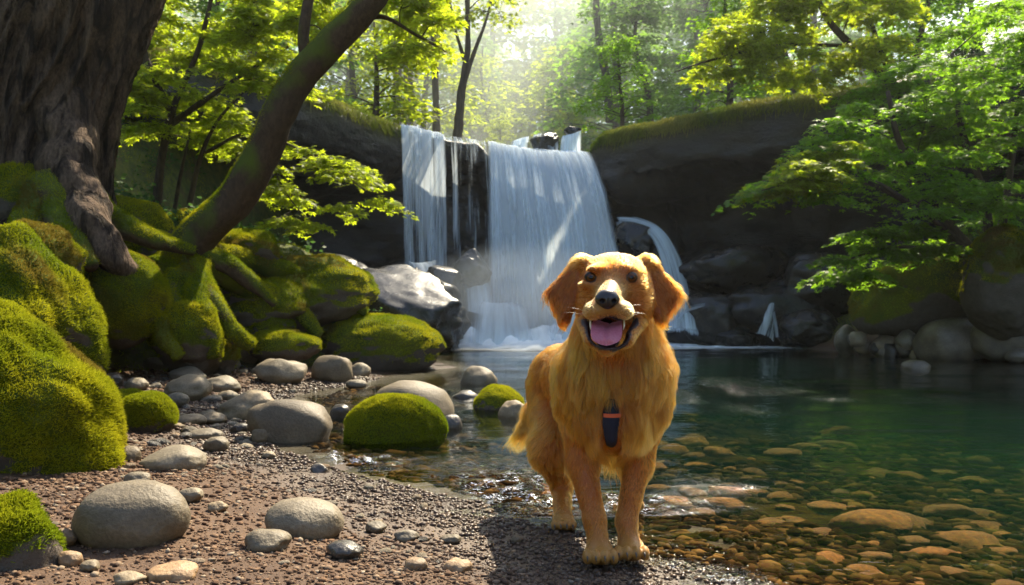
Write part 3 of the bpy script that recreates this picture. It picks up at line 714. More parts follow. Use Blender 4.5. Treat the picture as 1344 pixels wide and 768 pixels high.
ST = [  # label, px, py, rx, ry, material, extra
 ('big smooth pale grey stone at the foot of the huge mossy boulder', 175, 676, 74, 43, 'stone', dict(lump=.1, depth=.75, tilt=-.06)),
 ('flat-bottomed oval stone behind the big smooth pale stone', 227, 602, 43, 17, 'stone', {}),
 ('smooth oval stone alone in the middle of the near gravel', 399, 681, 51, 26, 'stone', dict(tilt=.12, lump=.08)),
 ('small oval stone in front of the oval stone mid gravel', 352, 711, 32, 16, 'stone', {}),
 ('large wedge-shaped grey rock at the edge of the shallow inlet', 385, 552, 60, 30, 'stone', dict(lump=.16, facet=.6, tilt=.18, depth=.7)),
 ('flat sloping stone tucked behind the wedge-shaped grey rock', 326, 533, 43, 21, 'stone', dict(tilt=-.15)),
 ('long pale boulder lying behind the pillow-shaped mossy stone', 543, 524, 54, 25, 'stone', dict(tilt=.1, lump=.08)),
 ('egg-shaped stone touching the wedge-shaped grey rock', 347, 570, 18, 13, 'stone', {}),
 ('squarish brown-grey stone on the upper gravel by the water', 371, 488, 34, 18, 'stone', dict(facet=.5)),
 ('lumpy pale stone beside the squarish stone at the waterline', 435, 485, 29, 19, 'stone', dict(facet=.4, tilt=-.1)),
 ('small bright stone right of the lumpy pale stone', 472, 486, 16, 10, 'stone', {}),
 ('flat stone at the tip of the inlet', 467, 504, 15, 6, 'stone', {}),
 ('rounded stone in the pebble pile behind the round mossy stone', 246, 509, 33, 18, 'stone', {}),
 ('stone leaning over the rounded stone in the pebble pile', 246, 492, 25, 11, 'stone', {}),
 ('pale flat stone at the far end of the gravel', 205, 478, 18, 9, 'stone', {}),
 ('grey stone under the small mossy hump', 290, 505, 26, 12, 'stone', {}),
 ('wedge of stone leaning on the mossy bank above the gravel', 324, 462, 15, 16, 'stone', {}),
 ('low stone beside the wedge leaning on the mossy bank', 303, 478, 13, 9, 'stone', {}),
 ('grey stone in the pool behind the small mossy stone', 627, 493, 26, 13, 'stone', dict(facet=.3)),
 ('flat wet stone barely above the water in front of the grey pool stone', 612, 518, 19, 6, 'stone_dark', {}),
 ('small stone touching the small mossy pool stone', 673, 537, 20, 12, 'stone', {}),
 ('dark wet stone off the right end of the pillow-shaped mossy stone', 592, 554, 15, 10, 'stone_dark', {}),
 ('grey stone at the left end of the pillow-shaped mossy stone', 447, 540, 14, 10, 'stone_dark', {}),
 ('dark cube-like stone at the edge of the inlet', 418, 616, 13, 8, 'stone_dark', dict(facet=.7)),
 ('small white stone in the inlet shallows', 353, 597, 10, 5, 'stone', {}),
 ('round stone against the huge mossy boulder', 167, 598, 18, 13, 'stone', {}),
 ('small grey stone below the pale slabs', 285, 584, 18, 11, 'stone', {}),
 ('bright flat slab on the gravel below the round mossy stone', 270, 570, 24, 9, 'stone', {}),
 ('pale slab behind the bright flat slab', 252, 551, 20, 8, 'stone', {}),
 ('pale slab right of the round mossy stone', 278, 548, 20, 8, 'stone', {}),
 ('small dark stone by the flat sloping stone', 315, 563, 13, 8, 'stone_dark', {}),
 ('white stone peeking out behind the big smooth pale stone', 250, 649, 17, 9, 'stone', {}),
 ('pale stone above the big smooth pale stone', 180, 628, 18, 9, 'stone', {}),
 ('tan slab sunk in the gravel at the bottom edge', 225, 752, 34, 13, 'stone_tan', dict(flat=.2)),
 ('pale pebble far right on the near gravel', 492, 691, 16, 7, 'stone', {}),
 ('dark flat stone right of the small oval stone', 452, 722, 25, 11, 'stone_dark', {}),
 ('angular brown stone on the near gravel', 534, 704, 17, 9, 'stone', dict(facet=.6)),
 ('small tan stone at the bottom centre of the gravel', 545, 741, 17, 9, 'stone_tan', {}),
 ('reddish stone left of the wet gravel patch under the dog', 600, 743, 20, 9, 'stone_tan', {}),
 ('pale pebble near the wet gravel patch', 592, 707, 15, 6, 'stone', {}),
 ('grey brown stone between the corner boulder and the big smooth stone', 82, 706, 20, 13, 'stone_tan', {}),
 ('tan stone beside the dark grey corner boulder', 92, 733, 16, 10, 'stone_tan', {}),
 ('stone half buried at the lower left gravel edge', 170, 760, 22, 10, 'stone', {}),
 ('small round stone in front of the dark corner boulder', 118, 742, 12, 7, 'stone', {}),
 ('grey pebble below the oval stone behind the big pale stone', 286, 665, 13, 7, 'stone', {}),
 ('dark stone at the far left end of the gravel', 145, 500, 18, 11, 'stone_dark', {}),
 ('grey stone at the mouth of the dark hollow', 180, 505, 16, 9, 'stone', {}),
 ('brown stone in front of the dark hollow', 150, 522, 15, 9, 'stone_tan', {}),
 ('stone between the round mossy stone and the pebble pile', 232, 525, 17, 10, 'stone', {}),
 ('grey stone behind the flat sloping stone', 300, 520, 14, 8, 'stone', {}),
]
for lab, px, py, rx, ry, mat, kw in ST:
    k = dict(lump=.2, fine=.02, facet=.35); k.update(kw)
    if k['lump'] < .12: k['facet'] = .15
    boulder('river_stone', lab, 'stone', px, py, rx, ry, None, mat, 4, group='stones on the gravel shore', **k)

RK = [  # right bank and alcove
 ('huge mossy grey boulder at the right edge of the frame', 1326, 362, 62, 68, 9.6, 'moss', dict(n=14000, nzmin=.25)),
 ('long mossy mound behind the right bank rocks', 1215, 378, 98, 58, 11.2, 'moss', dict(n=14000, nzmin=-.2, tilt=-.35)),
 ('tall egg-shaped rock standing at the left end of the right bank', 1110, 445, 17, 19, 11.6, 'rock', {}),
 ('broad grey rock on top of the right bank pile', 1228, 407, 34, 20, 11.0, 'rock_pale', {}),
 ('largest grey rock at the right waterline', 1246, 446, 44, 30, 10.4, 'rock_pale', dict(tilt=-.1)),
 ('wide grey rock under the huge mossy boulder', 1318, 442, 42, 27, 10.0, 'rock_pale', {}),
 ('small rock below the mossy mound', 1166, 429, 16, 13, 11.3, 'rock', {}),
 ('small rock left of the broad top rock', 1187, 407, 12, 9, 11.4, 'rock', {}),
 ('low wet rock in the middle of the right waterline', 1163, 453, 19, 13, 11.0, 'rock', {}),
 ('flat rock between the small rocks of the right pile', 1196, 436, 22, 10, 11.1, 'rock_pale', {}),
 ('round rock beside the largest waterline rock', 1192, 455, 18, 11, 10.8, 'rock', {}),
 ('tiny wet rock beside the tall egg-shaped rock', 1135, 456, 14, 9, 11.3, 'rock', {}),
 ('dark rock at the right frame edge waterline', 1338, 466, 20, 9, 9.7, 'rock', {}),
 ('small rock between the two big waterline rocks', 1283, 462, 14, 8, 10.2, 'rock', {}),
 ('lone dark stone breaking the surface off the right bank', 1202, 479, 18, 7, None, 'rock', {}),
]
for lab, px, py, rx, ry, Y, mat, kw in RK:
    if mat == 'moss':
        mossy(lab, px, py, rx, ry, Y, kw.pop('n'), .022, .0022, **kw)
    else:
        boulder('bank_rock', lab, 'rock', px, py, rx, ry, Y, 'rock_pale', 4, lump=.16, fine=.03, facet=.25, group='rocks of the right bank', sink=.3, flat=.1, **kw)
rr_ = np.random.RandomState(91)
for k_ in range(26):
    px_ = rr_.uniform(1098, 1350); r_ = rr_.uniform(5, 13)
    boulder('bank_rock', 'small grey rock in the pile along the right waterline', 'rock', px_, 462 - rr_.uniform(0, 26) + (px_ - 1098) * .05, r_ * 1.3, r_, 11.3 - (px_ - 1098) * .006, 'rock_pale' if k_ % 3 else 'rock', 3, lump=.25, fine=.05, facet=.6, group='small rocks of the right bank', sink=.3)
AL = [
 ('big pale rock slab with sunlit top left of the falls', 518, 398, 100, 52, 12.6, 'rock_slab', dict(facet=.85, depth=.7, tilt=.32, ridges=.25, sub=5, fine=.09)),
 ('dark rock slab behind the pale slab left of the falls', 450, 372, 80, 40, 13.8, 'rock', dict(facet=.6, tilt=.2)),
 ('black rock in the middle of the base cascades', 583, 374, 26, 26, 13.55, 'rock', {}),
 ('black wet rock beside the foot of the main fall', 616, 352, 30, 26, 13.9, 'rock', dict(tilt=.3)),
 ('small dark rock under the left veil of water', 548, 368, 17, 17, 13.7, 'rock', {}),
 ('rounded rock knob that splits the water at the lip', 716, 190, 21, 16, 16.15, 'rock', {}),
 ('small rock cap at the right end of the lip', 751, 172, 12, 5, 16.2, 'rock', {}),
 ('rounded wet rock above the narrow cascade', 838, 316, 34, 26, 15.3, 'rock', {}),
 ('long dark ledge right of the narrow cascade', 965, 352, 82, 32, 14.8, 'rock', dict(facet=.5, flat=.15)),
 ('dark ledge rock above the tiny spout', 1020, 405, 78, 40, 14.3, 'rock', dict(facet=.6)),
 ('dark rock left of the tiny spout', 940, 418, 48, 36, 14.3, 'rock', dict(facet=.6)),
 ('low black rock at the waterline beside the tiny spout', 968, 440, 30, 16, 13.9, 'rock', dict(facet=.5)),
 ('dark rock at the waterline under the right overhang', 1062, 430, 44, 26, 13.4, 'rock', dict(facet=.5)),
 ('rock shelf under the right overhang', 1090, 370, 70, 40, 14.0, 'rock', dict(facet=.5)),
 ('dark shoulder of rock behind the narrow cascade', 850, 370, 46, 60, 15.3, 'rock', dict(facet=.5)),
]
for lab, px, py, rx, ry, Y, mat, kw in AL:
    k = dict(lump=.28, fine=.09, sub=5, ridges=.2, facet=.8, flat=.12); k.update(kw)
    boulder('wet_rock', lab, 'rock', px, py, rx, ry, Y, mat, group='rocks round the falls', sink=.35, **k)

# ------------------------------------------------------------------ gravel and pebbles
def on_shore(n, y0, y1, rr, lo=-.06, far_lo=-.06):
    """random points on the bare shore, thicker towards the camera"""
    out = []
    while sum(len(o) for o in out) < n:
        Y = y0 * (y1 / y0) ** (rr.rand(n * 2)); x = rr.uniform(-3.6, 1.3, n * 2)
        d = (np.interp(Y, SH[:, 0], SH[:, 1]) - x); t = np.interp(Y, TOE[:, 0], TOE[:, 1]) - x
        ok = (d > np.where(Y < 2.75, lo, far_lo)) & (t < .12) & (np.abs(x / Y) < .76)
        out.append(np.stack([x[ok], Y[ok]], 1))
    return np.vstack(out)[:n]

gm = NT('gravel_grains')
rnd = gm.n('ShaderNodeNewGeometry').outputs['Random Per Island']
gcol = gm.ramp(rnd, [(0, (.035, .018, .010)), (.35, (.085, .045, .024)), (.7, (.15, .085, .046)), (.92, (.19, .13, .082)), (1, (.28, .23, .165))])
sepg = gm.n('ShaderNodeSeparateXYZ'); gm.l(gm.pos(), sepg.inputs[0])
wg = gm.n('ShaderNodeMapRange'); gm.l(sepg.outputs[2], wg.inputs[0]); wg.inputs[1].default_value = .02; wg.inputs[2].default_value = .055
gm.done(gm.pbr(gm.mix(wg.outputs[0], gm.mix(.6, gcol, (.03, .02, .015)), gcol), gm.mix(wg.outputs[0], (.36, .36, .36), (.9, .9, .9)), None, .25))
def gravel():
    rr = np.random.RandomState(5); n = 78000
    q = on_shore(n, 1.5, 7.5, rr, -.42, -.07)
    keep = rr.rand(n) < np.clip(.55 + 1.2 * fbm(np.c_[q * 2.2, np.zeros(n)], 3, 61), .3, 1); q = q[keep]; n = len(q)
    z = terrain(q[:, 0], q[:, 1])
    V0, F0 = ico(1); V0 = ico(1)[0]
    V0 = V0[:, :]; 
    s = .0022 * (1 + 1.9 * rr.rand(n) ** 4 * 1.5) * (q[:, 1] / 2) ** .75
    sc = s[:, None] * rr.uniform(.6, 1.35, (n, 3)) * np.array([1.2, 1.1, .75])
    a = rr.uniform(0, 6.28, n); ca, sa = np.cos(a), np.sin(a)
    W = V0[None] * (1 + .22 * rr.normal(size=(n, len(V0), 1))) * sc[:, None]
    X = W[..., 0] * ca[:, None] - W[..., 1] * sa[:, None]; Yq = W[..., 0] * sa[:, None] + W[..., 1] * ca[:, None]
    W = np.stack([X + q[:, :1], Yq + q[:, 1:], W[..., 2] + (z + s * .25)[:, None]], -1).reshape(-1, 3)
    Fc = (F0[None] + (np.arange(n) * len(V0))[:, None, None]).reshape(-1, 3)
    tag(mk('gravel', W, Fc, gm.m, smooth=False), kind='stuff')
gravel()

def pebbles():
    rr = np.random.RandomState(11)
    protos = []
    for k in range(8):
        W, Fc = shape(3, 300 + k, .22, .04, .4 if k % 2 else 0)
        W = W * np.array([1, .8, .55]); protos.append([mesh_data('pebble', W, Fc) for _ in range(2)])
        for me, mt in zip(protos[-1], ('stone', 'stone_dark') if k % 3 else ('stone_tan', 'stone')): me.materials.append(M[mt])
    q = on_shore(270, 1.8, 8.0, rr, -.1)
    for i, (x, Y) in enumerate(q):
        me = protos[rr.randint(8)][int(rr.rand() < .4)]
        o = bpy.data.objects.new('pebble', me); C.objects.link(o)
        s = (.0055 + .012 * rr.rand() ** 2.2) * (Y / 2) ** .75
        o.scale = (s * rr.uniform(.8, 1.3), s * rr.uniform(.8, 1.2), s * rr.uniform(.8, 1.3)); o.rotation_euler = (rr.uniform(-.3, .3), rr.uniform(-.3, .3), rr.uniform(0, 6.28))
        o.location = (x, Y, gz_at(x, Y) + s * .2)
        tag(o, 'small rounded pebble lying among the gravel of the brown shore', 'pebble', 'pebbles on the gravel shore')
pebbles()

def stone_cluster():
    rr = np.random.RandomState(12); protos = []
    for k in range(7):
        W, Fc = shape(4, 700 + k, .24, .03, .45); W = W * np.array([1, .8, .6]); me = mesh_data('river_stone', W, Fc); me.materials.append(M['stone' if k % 3 else 'stone_dark']); protos.append(me)
    k = 0
    while k < 58:
        px_, py_ = rr.uniform(125, 345), rr.uniform(470, 592); Y = cast(px_, py_); x = (px_ - 672) / F * Y
        if Y < 3.2 or np.interp(Y, TOE[:, 0], TOE[:, 1]) > x or x > np.interp(Y, SH[:, 0], SH[:, 1]): k += .2; continue
        o = bpy.data.objects.new('river_stone', protos[rr.randint(7)]); C.objects.link(o); s_ = rr.uniform(6, 15) / F * Y
        o.scale = (s_, s_ * rr.uniform(.8, 1.2), s_ * rr.uniform(.7, 1.1)); o.rotation_euler = (rr.uniform(-.25, .25), rr.uniform(-.25, .25), rr.uniform(0, 6.28)); o.location = (x, Y, gz_at(x, Y) + s_ * .15)
        tag(o, 'fist-sized stone in the cluster at the upper end of the gravel shore', 'stone', 'cluster stones of the upper gravel'); k += 1
stone_cluster()

SUB = [  # stones under the water: photo x, y, half width, label
 (1147, 695, 52, 'largest orange-brown flat stone under the shallow water right of the dog'), (1273, 718, 45, 'orange stone under the water near the lower right corner'),
 (1030, 604, 28, 'rounded golden stone under the water in the middle of the shallows'), (1046, 642, 19, 'small round orange stone under the water below the golden stone'),
 (1100, 590, 30, 'flat golden stone under the water right of the rounded golden stone'), (1245, 677, 34, 'long orange stone under the water left of the right frame edge'),
 (1235, 622, 20, 'small pale stone under the deep green water at the right'), (1225, 735, 36, 'brown stone under the water beside the orange corner stone')]
def submerged():
    rr = np.random.RandomState(19)
    protos = []
    for k in range(7):
        W, Fc = shape(3, 500 + k, .32, .07, .5); me = mesh_data('sunken_stone', W * np.array([1, .85, .4]), Fc); me.materials.append(M['stone_bed']); protos.append(me)
    def put(px, py, hw, label, g):
        Y = cast(px, py); x = (px - 672) / F * Y
        if np.interp(Y, SH[:, 0], SH[:, 1]) > x - .02: return
        o = bpy.data.objects.new('sunken_stone', protos[rr.randint(7)]); C.objects.link(o); s = hw / F * Y
        zz = gz_at(x, Y)
        if zz > -.025: bpy.data.objects.remove(o); return
        o.scale = (s, s * rr.uniform(.8, 1.3), min(s * rr.uniform(.7, 1.1), max((-zz) * 1.6, .012))); o.rotation_euler = (rr.uniform(-.1, .1), rr.uniform(-.1, .1), rr.uniform(-.5, .5)); o.location = (x, Y, zz + .003)
        tag(o, label, 'stone', g)
    G_ = 'sunken stones of the shallow pool bed'
    for px, py, hw, lab in SUB: put(px, py, hw, lab, G_)
    for k in range(285):
        put(rr.uniform(690, 1360), 565 + 215 * rr.rand() ** .8, 5 + 24 * rr.rand() ** 1.8, 'small brown stone lying under the clear shallow water among others like it', G_)
submerged()

bgm = NT('bed_gravel'); bgc = bgm.ramp(bgm.n('ShaderNodeNewGeometry').outputs['Random Per Island'], [(0, (.008, .005, .003)), (.5, (.028, .015, .006)), (.85, (.07, .036, .012)), (1, (.15, .08, .025))])
bgm.done(bgm.pbr(bgc, 1.0, None, 0.))
def bed_gravel():
    """the packed small stones of the stream bed"""
    rr = np.random.RandomState(23); n = 34000; Y = 1.75 * (7.0 / 1.75) ** rr.rand(n); x = np.interp(Y, SH[:, 0], SH[:, 1]) + .1 + (np.minimum(Y * .72, 4.6) + .3 - np.interp(Y, SH[:, 0], SH[:, 1])) * rr.rand(n)
    ok = fbm(np.c_[x, Y, 0 * x] * 1.7, 3, 24) > -.25; x, Y = x[ok], Y[ok]; z = terrain(x, Y); ok = z < -.012; x, Y, z = x[ok], Y[ok], z[ok]; n = len(x)
    s = (.005 + .026 * rr.rand(n) ** 4) * (Y / 2.2) ** .6; s = np.minimum(s, -z * 1.2); V0, F0 = ico(1); a = rr.uniform(0, 6.28, n); ca, sa = np.cos(a), np.sin(a)
    W = V0[None] * (1 + .2 * rr.normal(size=(n, len(V0), 1))) * (s[:, None] * np.array([1.3, 1.0, .5]) * rr.uniform(.7, 1.3, (n, 3)))[:, None]
    W = np.stack([W[..., 0] * ca[:, None] - W[..., 1] * sa[:, None] + x[:, None], W[..., 0] * sa[:, None] + W[..., 1] * ca[:, None] + Y[:, None], W[..., 2] + (z + .15 * s)[:, None]], -1).reshape(-1, 3)
    tag(mk('gravel', W, (F0[None] + (np.arange(n) * len(V0))[:, None, None]).reshape(-1, 3), bgm.m), kind='stuff')
bed_gravel()

# ------------------------------------------------------------------ foliage
def leaves(cent, tip, nor, size, lobes=3):
    n = len(cent); tip = nrm(tip); nor = nrm(nor - tip * (nor * tip).sum(1, keepdims=True)); side = np.cross(tip, nor)
    if lobes == 1: L = [(0, 1., .30)]
    elif lobes == 3: L = [(-.85, .8, .2), (0, 1., .22), (.85, .8, .2)]
    else: L = [(-1.75, .55, .15), (-.85, .85, .17), (0, 1., .18), (.85, .85, .17), (1.75, .55, .15)]
    V = []
    for a, l, wd in L:
        d = tip * math.cos(a) + side * math.sin(a); e = np.cross(d, nor); s = size[:, None]
        V += [cent, cent + (d * .5 * l + e * wd) * s, cent + (d * l - nor * .14 * l) * s, cent + (d * .5 * l - e * wd) * s]
    V = np.stack(V, 1).reshape(-1, 3)
    Fc = (np.arange(4 * len(L)).reshape(-1, 4)[None] + (np.arange(n) * 4 * len(L))[:, None, None]).reshape(-1, 4)
    return V, Fc

def spray(rr, c, a, n, flat=.10, droop=.25, out=None, tilt=.45):
    """one flat layer of leaves round the point c; returns centres, tips, normals"""
    th = rr.uniform(0, 2 * np.pi, n); k = rr.randint(3, 6); ph = rr.uniform(0, 6.28)
    lim = a * (.72 + .28 * np.cos(th * k + ph)) * (.85 + .3 * rr.rand(n))
    r = np.sqrt(rr.rand(n)) * lim
    p = np.stack([r * np.cos(th), r * np.sin(th), -droop * r ** 2 / a + flat * a * rr.normal(size=n)], 1)
    if out is not None:
        o = np.array([out[0], out[1], 0.]); o = o / (np.linalg.norm(o) + 1e-9)
        s_ = p[:, 0] * o[0] + p[:, 1] * o[1]; p[:, 2] -= np.maximum(s_, -.2 * a) * .22
    tipd = np.stack([np.cos(th) + .6 * rr.normal(size=n), np.sin(th) + .6 * rr.normal(size=n), -.25 + .3 * rr.normal(size=n)], 1)
    if out is not None: tipd[:, :2] += np.asarray(out[:2]) * .9
    nor = np.array([0, 0, 1.]) + tilt * rr.normal(size=(n, 3)) + np.array([0, -.25, 0])
    return c + p, tipd, nor

def in_poly(poly, x, y):
    poly = np.asarray(poly, float); ins = np.zeros(len(x), bool); j = len(poly) - 1
    for i in range(len(poly)):
        xi, yi = poly[i]; xj, yj = poly[j]
        c = ((yi > y) != (yj > y)) & (x < (xj - xi) * (y - yi) / (yj - yi + 1e-12) + xi); ins ^= c; j = i
    return ins

def poly_sprays(poly, y0, y1, n, rr):
    poly = np.asarray(poly, float); out = []
    while len(out) < n:
        x = rr.uniform(poly[:, 0].min(), poly[:, 0].max(), 400); y = rr.uniform(poly[:, 1].min(), poly[:, 1].max(), 400)
        for a, b in zip(x[in_poly(poly, x, y)], y[in_poly(poly, x, y)]):
            best = True
            Yd = rr.uniform(y0, y1)
            out.append(P(a, b, Yd))
            if len(out) >= n: break
    return np.array(out)

def maple(name, label, stems, sprays, leafmat, rad=.5, nleaf=200, size=.075, seed=0, barkmat='bark_thin', lobes=5, twigr=.006, loc=None, gap=.0, group=None, tilt=.45, flat=.1):
    """stems: list of (points, radii) in world space; sprays: centres. Boughs run from the nearest stem to each spray."""
    rr = np.random.RandomState(seed)
    loc = np.asarray(stems[0][0][0]) if loc is None else np.asarray(loc)
    t = thing(name, label, 'tree', loc, group)
    parts, nodes, nrad = [], [], []
    for pts, rad_ in stems:
        pts = np.array(pts, float)
        V, q, tr = tube(pts, rad_, 10, 30, .25, 5, seed); parts.append((V, q, tr))
        sp_ = spline(np.c_[pts, np.asarray(rad_, float)], 30); nodes.append(sp_[6:, :3]); nrad.append(sp_[6:, 3])
    nodes = np.vstack(nodes); nrad = np.concatenate(nrad)
    Cs, Ts, Ns = [], [], []
    sprays = np.asarray(sprays); order = np.argsort(((sprays[:, None] - nodes[None]) ** 2).sum(-1).min(1))
    for i in order:
        c = sprays[i]
        dlt = nodes - c; d = np.sqrt((dlt ** 2).sum(1)) + np.where(nodes[:, 2] > c[2] + .15, .8, 0)
        k = d.argmin(); a = nodes[k]; L = np.linalg.norm(c - a)
        out = (c - a) / (L + 1e-9)
        mid = a + (c - a) * .5 + np.array([0, 0, .12 * L]) + rr.normal(size=3) * .06 * L
        r0 = min(nrad[k] * .6, .006 + .012 * L)
        bp = spline([a, mid, c], 10)
        parts.append(tube([a, mid, c], [r0, r0 * .6, twigr * .6], 5, 8))
        nodes = np.vstack([nodes, bp[4:]]); nrad = np.r_[nrad, np.linspace(r0 * .7, twigr, 6)]
        ra = rad * rr.uniform(.65, 1.25)
        for b in range(4):
            th = math.atan2(out[1], out[0]) + (b - 1.5) * .8; e = c + np.array([math.cos(th), math.sin(th), -.15]) * ra * .75
            parts.append(tube([c - out * ra * .2, (c + e) / 2 + np.array([0, 0, .03]), e], [twigr * .7, twigr * .5, twigr * .25], 4, 5))
        n_ = int(nleaf * (ra / rad) ** 1.6)
        p, td, no = spray(rr, c, ra, n_, flat, .25, out, tilt); Cs.append(p); Ts.append(td); Ns.append(no)
    V, fs = join(parts); mk('trunk', V, fs, M[barkmat], t)
    Cs, Ts, Ns = map(np.vstack, (Cs, Ts, Ns))
    V, Fc = leaves(Cs, Ts, Ns, size * rr.uniform(.65, 1.25, len(Cs)), lobes)
    mk('crown', V, Fc, M[leafmat], t, smooth=False)
    return t

rr0 = np.random.RandomState(101)
def stem(pxs, r0, r1):
    pts = [P(*p) for p in pxs]; return pts, np.linspace(r0, r1, len(pts))

# left bank: a lime green maple, a young maple with a low bough, the leaning tree
maple('maple_tree', 'lime green sunlit maple with a slender dark trunk behind the old trunk',
      [stem([(205, 278, 9.6), (212, 210, 9.5), (228, 140, 9.4), (262, 60, 9.3), (290, -60, 9.3)], .055, .02), stem([(226, 150, 9.4), (190, 70, 9.2), (180, -30, 9.2)], .045, .02), stem([(222, 165, 9.4), (300, 110, 9.1), (380, 60, 9.0)], .04, .012)],
      poly_sprays([(160, -60), (420, -60), (405, 40), (415, 110), (330, 145), (300, 190), (185, 180), (150, 150), (165, 70)], 8.4, 10.6, 64, rr0), 'leaf_lime', .42, 270, .068, 1, tilt=.35, flat=.07)
maple('maple_tree', 'young lime maple with thin pale stems and a low bough over the dark alcove',
      [stem([(246, 282, 9.9), (262, 210, 9.8), (285, 160, 9.6), (320, 120, 9.4)], .035, .012), stem([(228, 282, 9.9), (238, 225, 9.8), (250, 170, 9.7)], .03, .012), stem([(270, 200, 9.75), (330, 175, 9.3), (410, 205, 9.0), (480, 250, 8.8)], .022, .007),
       stem([(340, 180, 9.2), (380, 260, 9.0), (425, 305, 9.0)], .012, .004)],
      poly_sprays([(335, 190), (410, 185), (485, 225), (525, 280), (450, 290), (425, 308), (335, 280), (315, 240)], 8.5, 9.6, 22, rr0), 'leaf_lime', .32, 200, .064, 2, flat=.06, tilt=.35)
lean = [(235, 345, 7.25), (262, 308, 7.2), (310, 262, 7.1), (350, 190, 7.0), (385, 115, 6.9), (437, 55, 6.8), (490, -5, 6.7), (545, -90, 6.6)]
LEANV = tube([P(*p) for p in lean], np.linspace(.19, .10, len(lean)), 20, 60)
t_lean = maple('leaning_tree', 'thick leaning tree with mossy bark that curves up from the green bank', [stem(lean, .19, .10), stem([(392, 108, 6.88), (402, 80, 6.85), (398, 45, 6.8), (412, -40, 6.8)], .06, .045),
      stem([(455, 35, 6.77), (500, 22, 6.9), (545, 45, 7.1), (590, 70, 7.3)], .03, .008)],
      poly_sprays([(425, -60), (600, -60), (605, 70), (555, 85), (510, 75), (470, 40), (440, 60), (380, 40), (380, -60)], 6.7, 8.0, 24, rr0), 'leaf_lime', .30, 170, .065, 3, 'bark_moss')
moss_fuzz(t_lean, LEANV[0], LEANV[1], 5000, .016, .0016, .25, 59)
# spreading roots of the leaning tree
for k, pts in enumerate([[(240, 330, 7.2), (215, 345, 7.0), (180, 350, 6.9), (140, 330, 6.9)], [(235, 335, 7.2), (250, 370, 6.9), (290, 410, 6.8), (310, 450, 6.8)], [(245, 330, 7.2), (290, 345, 7.3), (330, 370, 7.4), (360, 400, 7.5)], [(228, 340, 7.2), (222, 375, 6.8), (235, 415, 6.5)]]):
    V, q, tr = tube([P(*p) for p in pts], np.linspace(.13, .04, len(pts)), 12, 30, .3, 6, k)
    mk('root', V, [q, tr], M['bark_moss'], t_lean)
    moss_fuzz(t_lean, V, q, 2500, .02, .0018, .0, 60 + k)

for k, pts in enumerate([[(262, 345, 7.2), (320, 372, 7.6), (385, 405, 7.9), (420, 440, 7.9)], [(250, 345, 7.15), (275, 390, 6.9), (305, 435, 6.8), (330, 455, 6.9)], [(270, 335, 7.3), (340, 345, 7.9), (420, 375, 8.3), (480, 410, 8.5)],
                         [(215, 350, 7.0), (205, 395, 6.6), (215, 440, 6.4), (235, 470, 6.4)], [(225, 345, 7.0), (185, 365, 6.6), (160, 400, 6.2)], [(255, 350, 7.1), (262, 400, 6.7), (275, 440, 6.6), (280, 470, 6.6)]]):
    V, q, tr = tube([P(*p) for p in pts], np.linspace(.12, .05, len(pts)), 14, 40, .45, 5, 40 + k)
    mk('root', V, [q, tr], M['moss'], t_lean, attrs={'moss': np.ones(len(V))})
    moss_fuzz(t_lean, V, q, 5000, .022, .0018, -.3, 160 + k)

# right bank: shaded green maples
maple('maple_tree', 'wide green maple with several thin stems rising from the right bank',
      [stem([(1288, 345, 10.0), (1250, 300, 9.9), (1215, 250, 9.8), (1180, 185, 9.6), (1165, 120, 9.5)], .075, .025), stem([(1300, 340, 10.1), (1292, 260, 10.0), (1262, 170, 9.9), (1250, 70, 9.9)], .07, .02),
       stem([(1280, 338, 10.0), (1205, 275, 9.5), (1120, 235, 9.1), (1045, 245, 8.8)], .045, .01), stem([(1310, 335, 10.3), (1325, 230, 10.3), (1340, 100, 10.3)], .06, .02)],
      poly_sprays([(990, 240), (1060, 190), (1180, 70), (1250, 20), (1380, -30), (1400, 290), (1290, 290), (1200, 270), (1040, 262)], 8.6, 11.2, 92, rr0), 'leaf_green', .52, 250, .066, 4, flat=.05, tilt=.35)
maple('maple_tree', 'slight maple whose sunlit yellow leaf tips reach furthest over the pool from the right',  # separate stem; the sun on the wide maple's tips is put into its leaf colour
      [stem([(1292, 342, 9.9), (1225, 290, 9.5), (1140, 235, 9.0), (1060, 235, 8.6), (1000, 250, 8.4)], .035, .007)],
      poly_sprays([(975, 252), (1020, 215), (1075, 185), (1120, 170), (1110, 215), (1060, 262)], 8.3, 9.1, 16, rr0), 'leaf_lime', .34, 210, .066, 7, flat=.05, tilt=.35)
maple('maple_tree', 'low dark green maple bough hanging towards the water on the right bank',
      [stem([(1300, 350, 10.4), (1240, 330, 10.2), (1170, 325, 10.0), (1100, 345, 9.8)], .04, .01)],
      poly_sprays([(1075, 350), (1130, 300), (1230, 290), (1270, 330), (1200, 345), (1115, 370)], 9.4, 10.8, 22, rr0), 'leaf_green', .40, 150, .075, 5, flat=.05)
maple('maple_tree', 'green maple with bright yellow tips leaning out from the right cliff top',
      [stem([(1235, 190, 12.6), (1165, 105, 12.2), (1090, 30, 11.8), (1060, -40, 11.6)], .08, .03), stem([(1175, 115, 12.3), (1150, 50, 12.2), (1125, -30, 12.1)], .05, .025), stem([(1120, 60, 12.0), (1020, 60, 11.5), (930, 80, 11.2), (885, 95, 11.0)], .03, .008)],
      poly_sprays([(880, 98), (935, 35), (1000, -40), (1200, -40), (1170, 70), (1080, 120), (950, 105)], 10.6, 12.4, 60, rr0), 'leaf_lime', .45, 190, .085, 6)

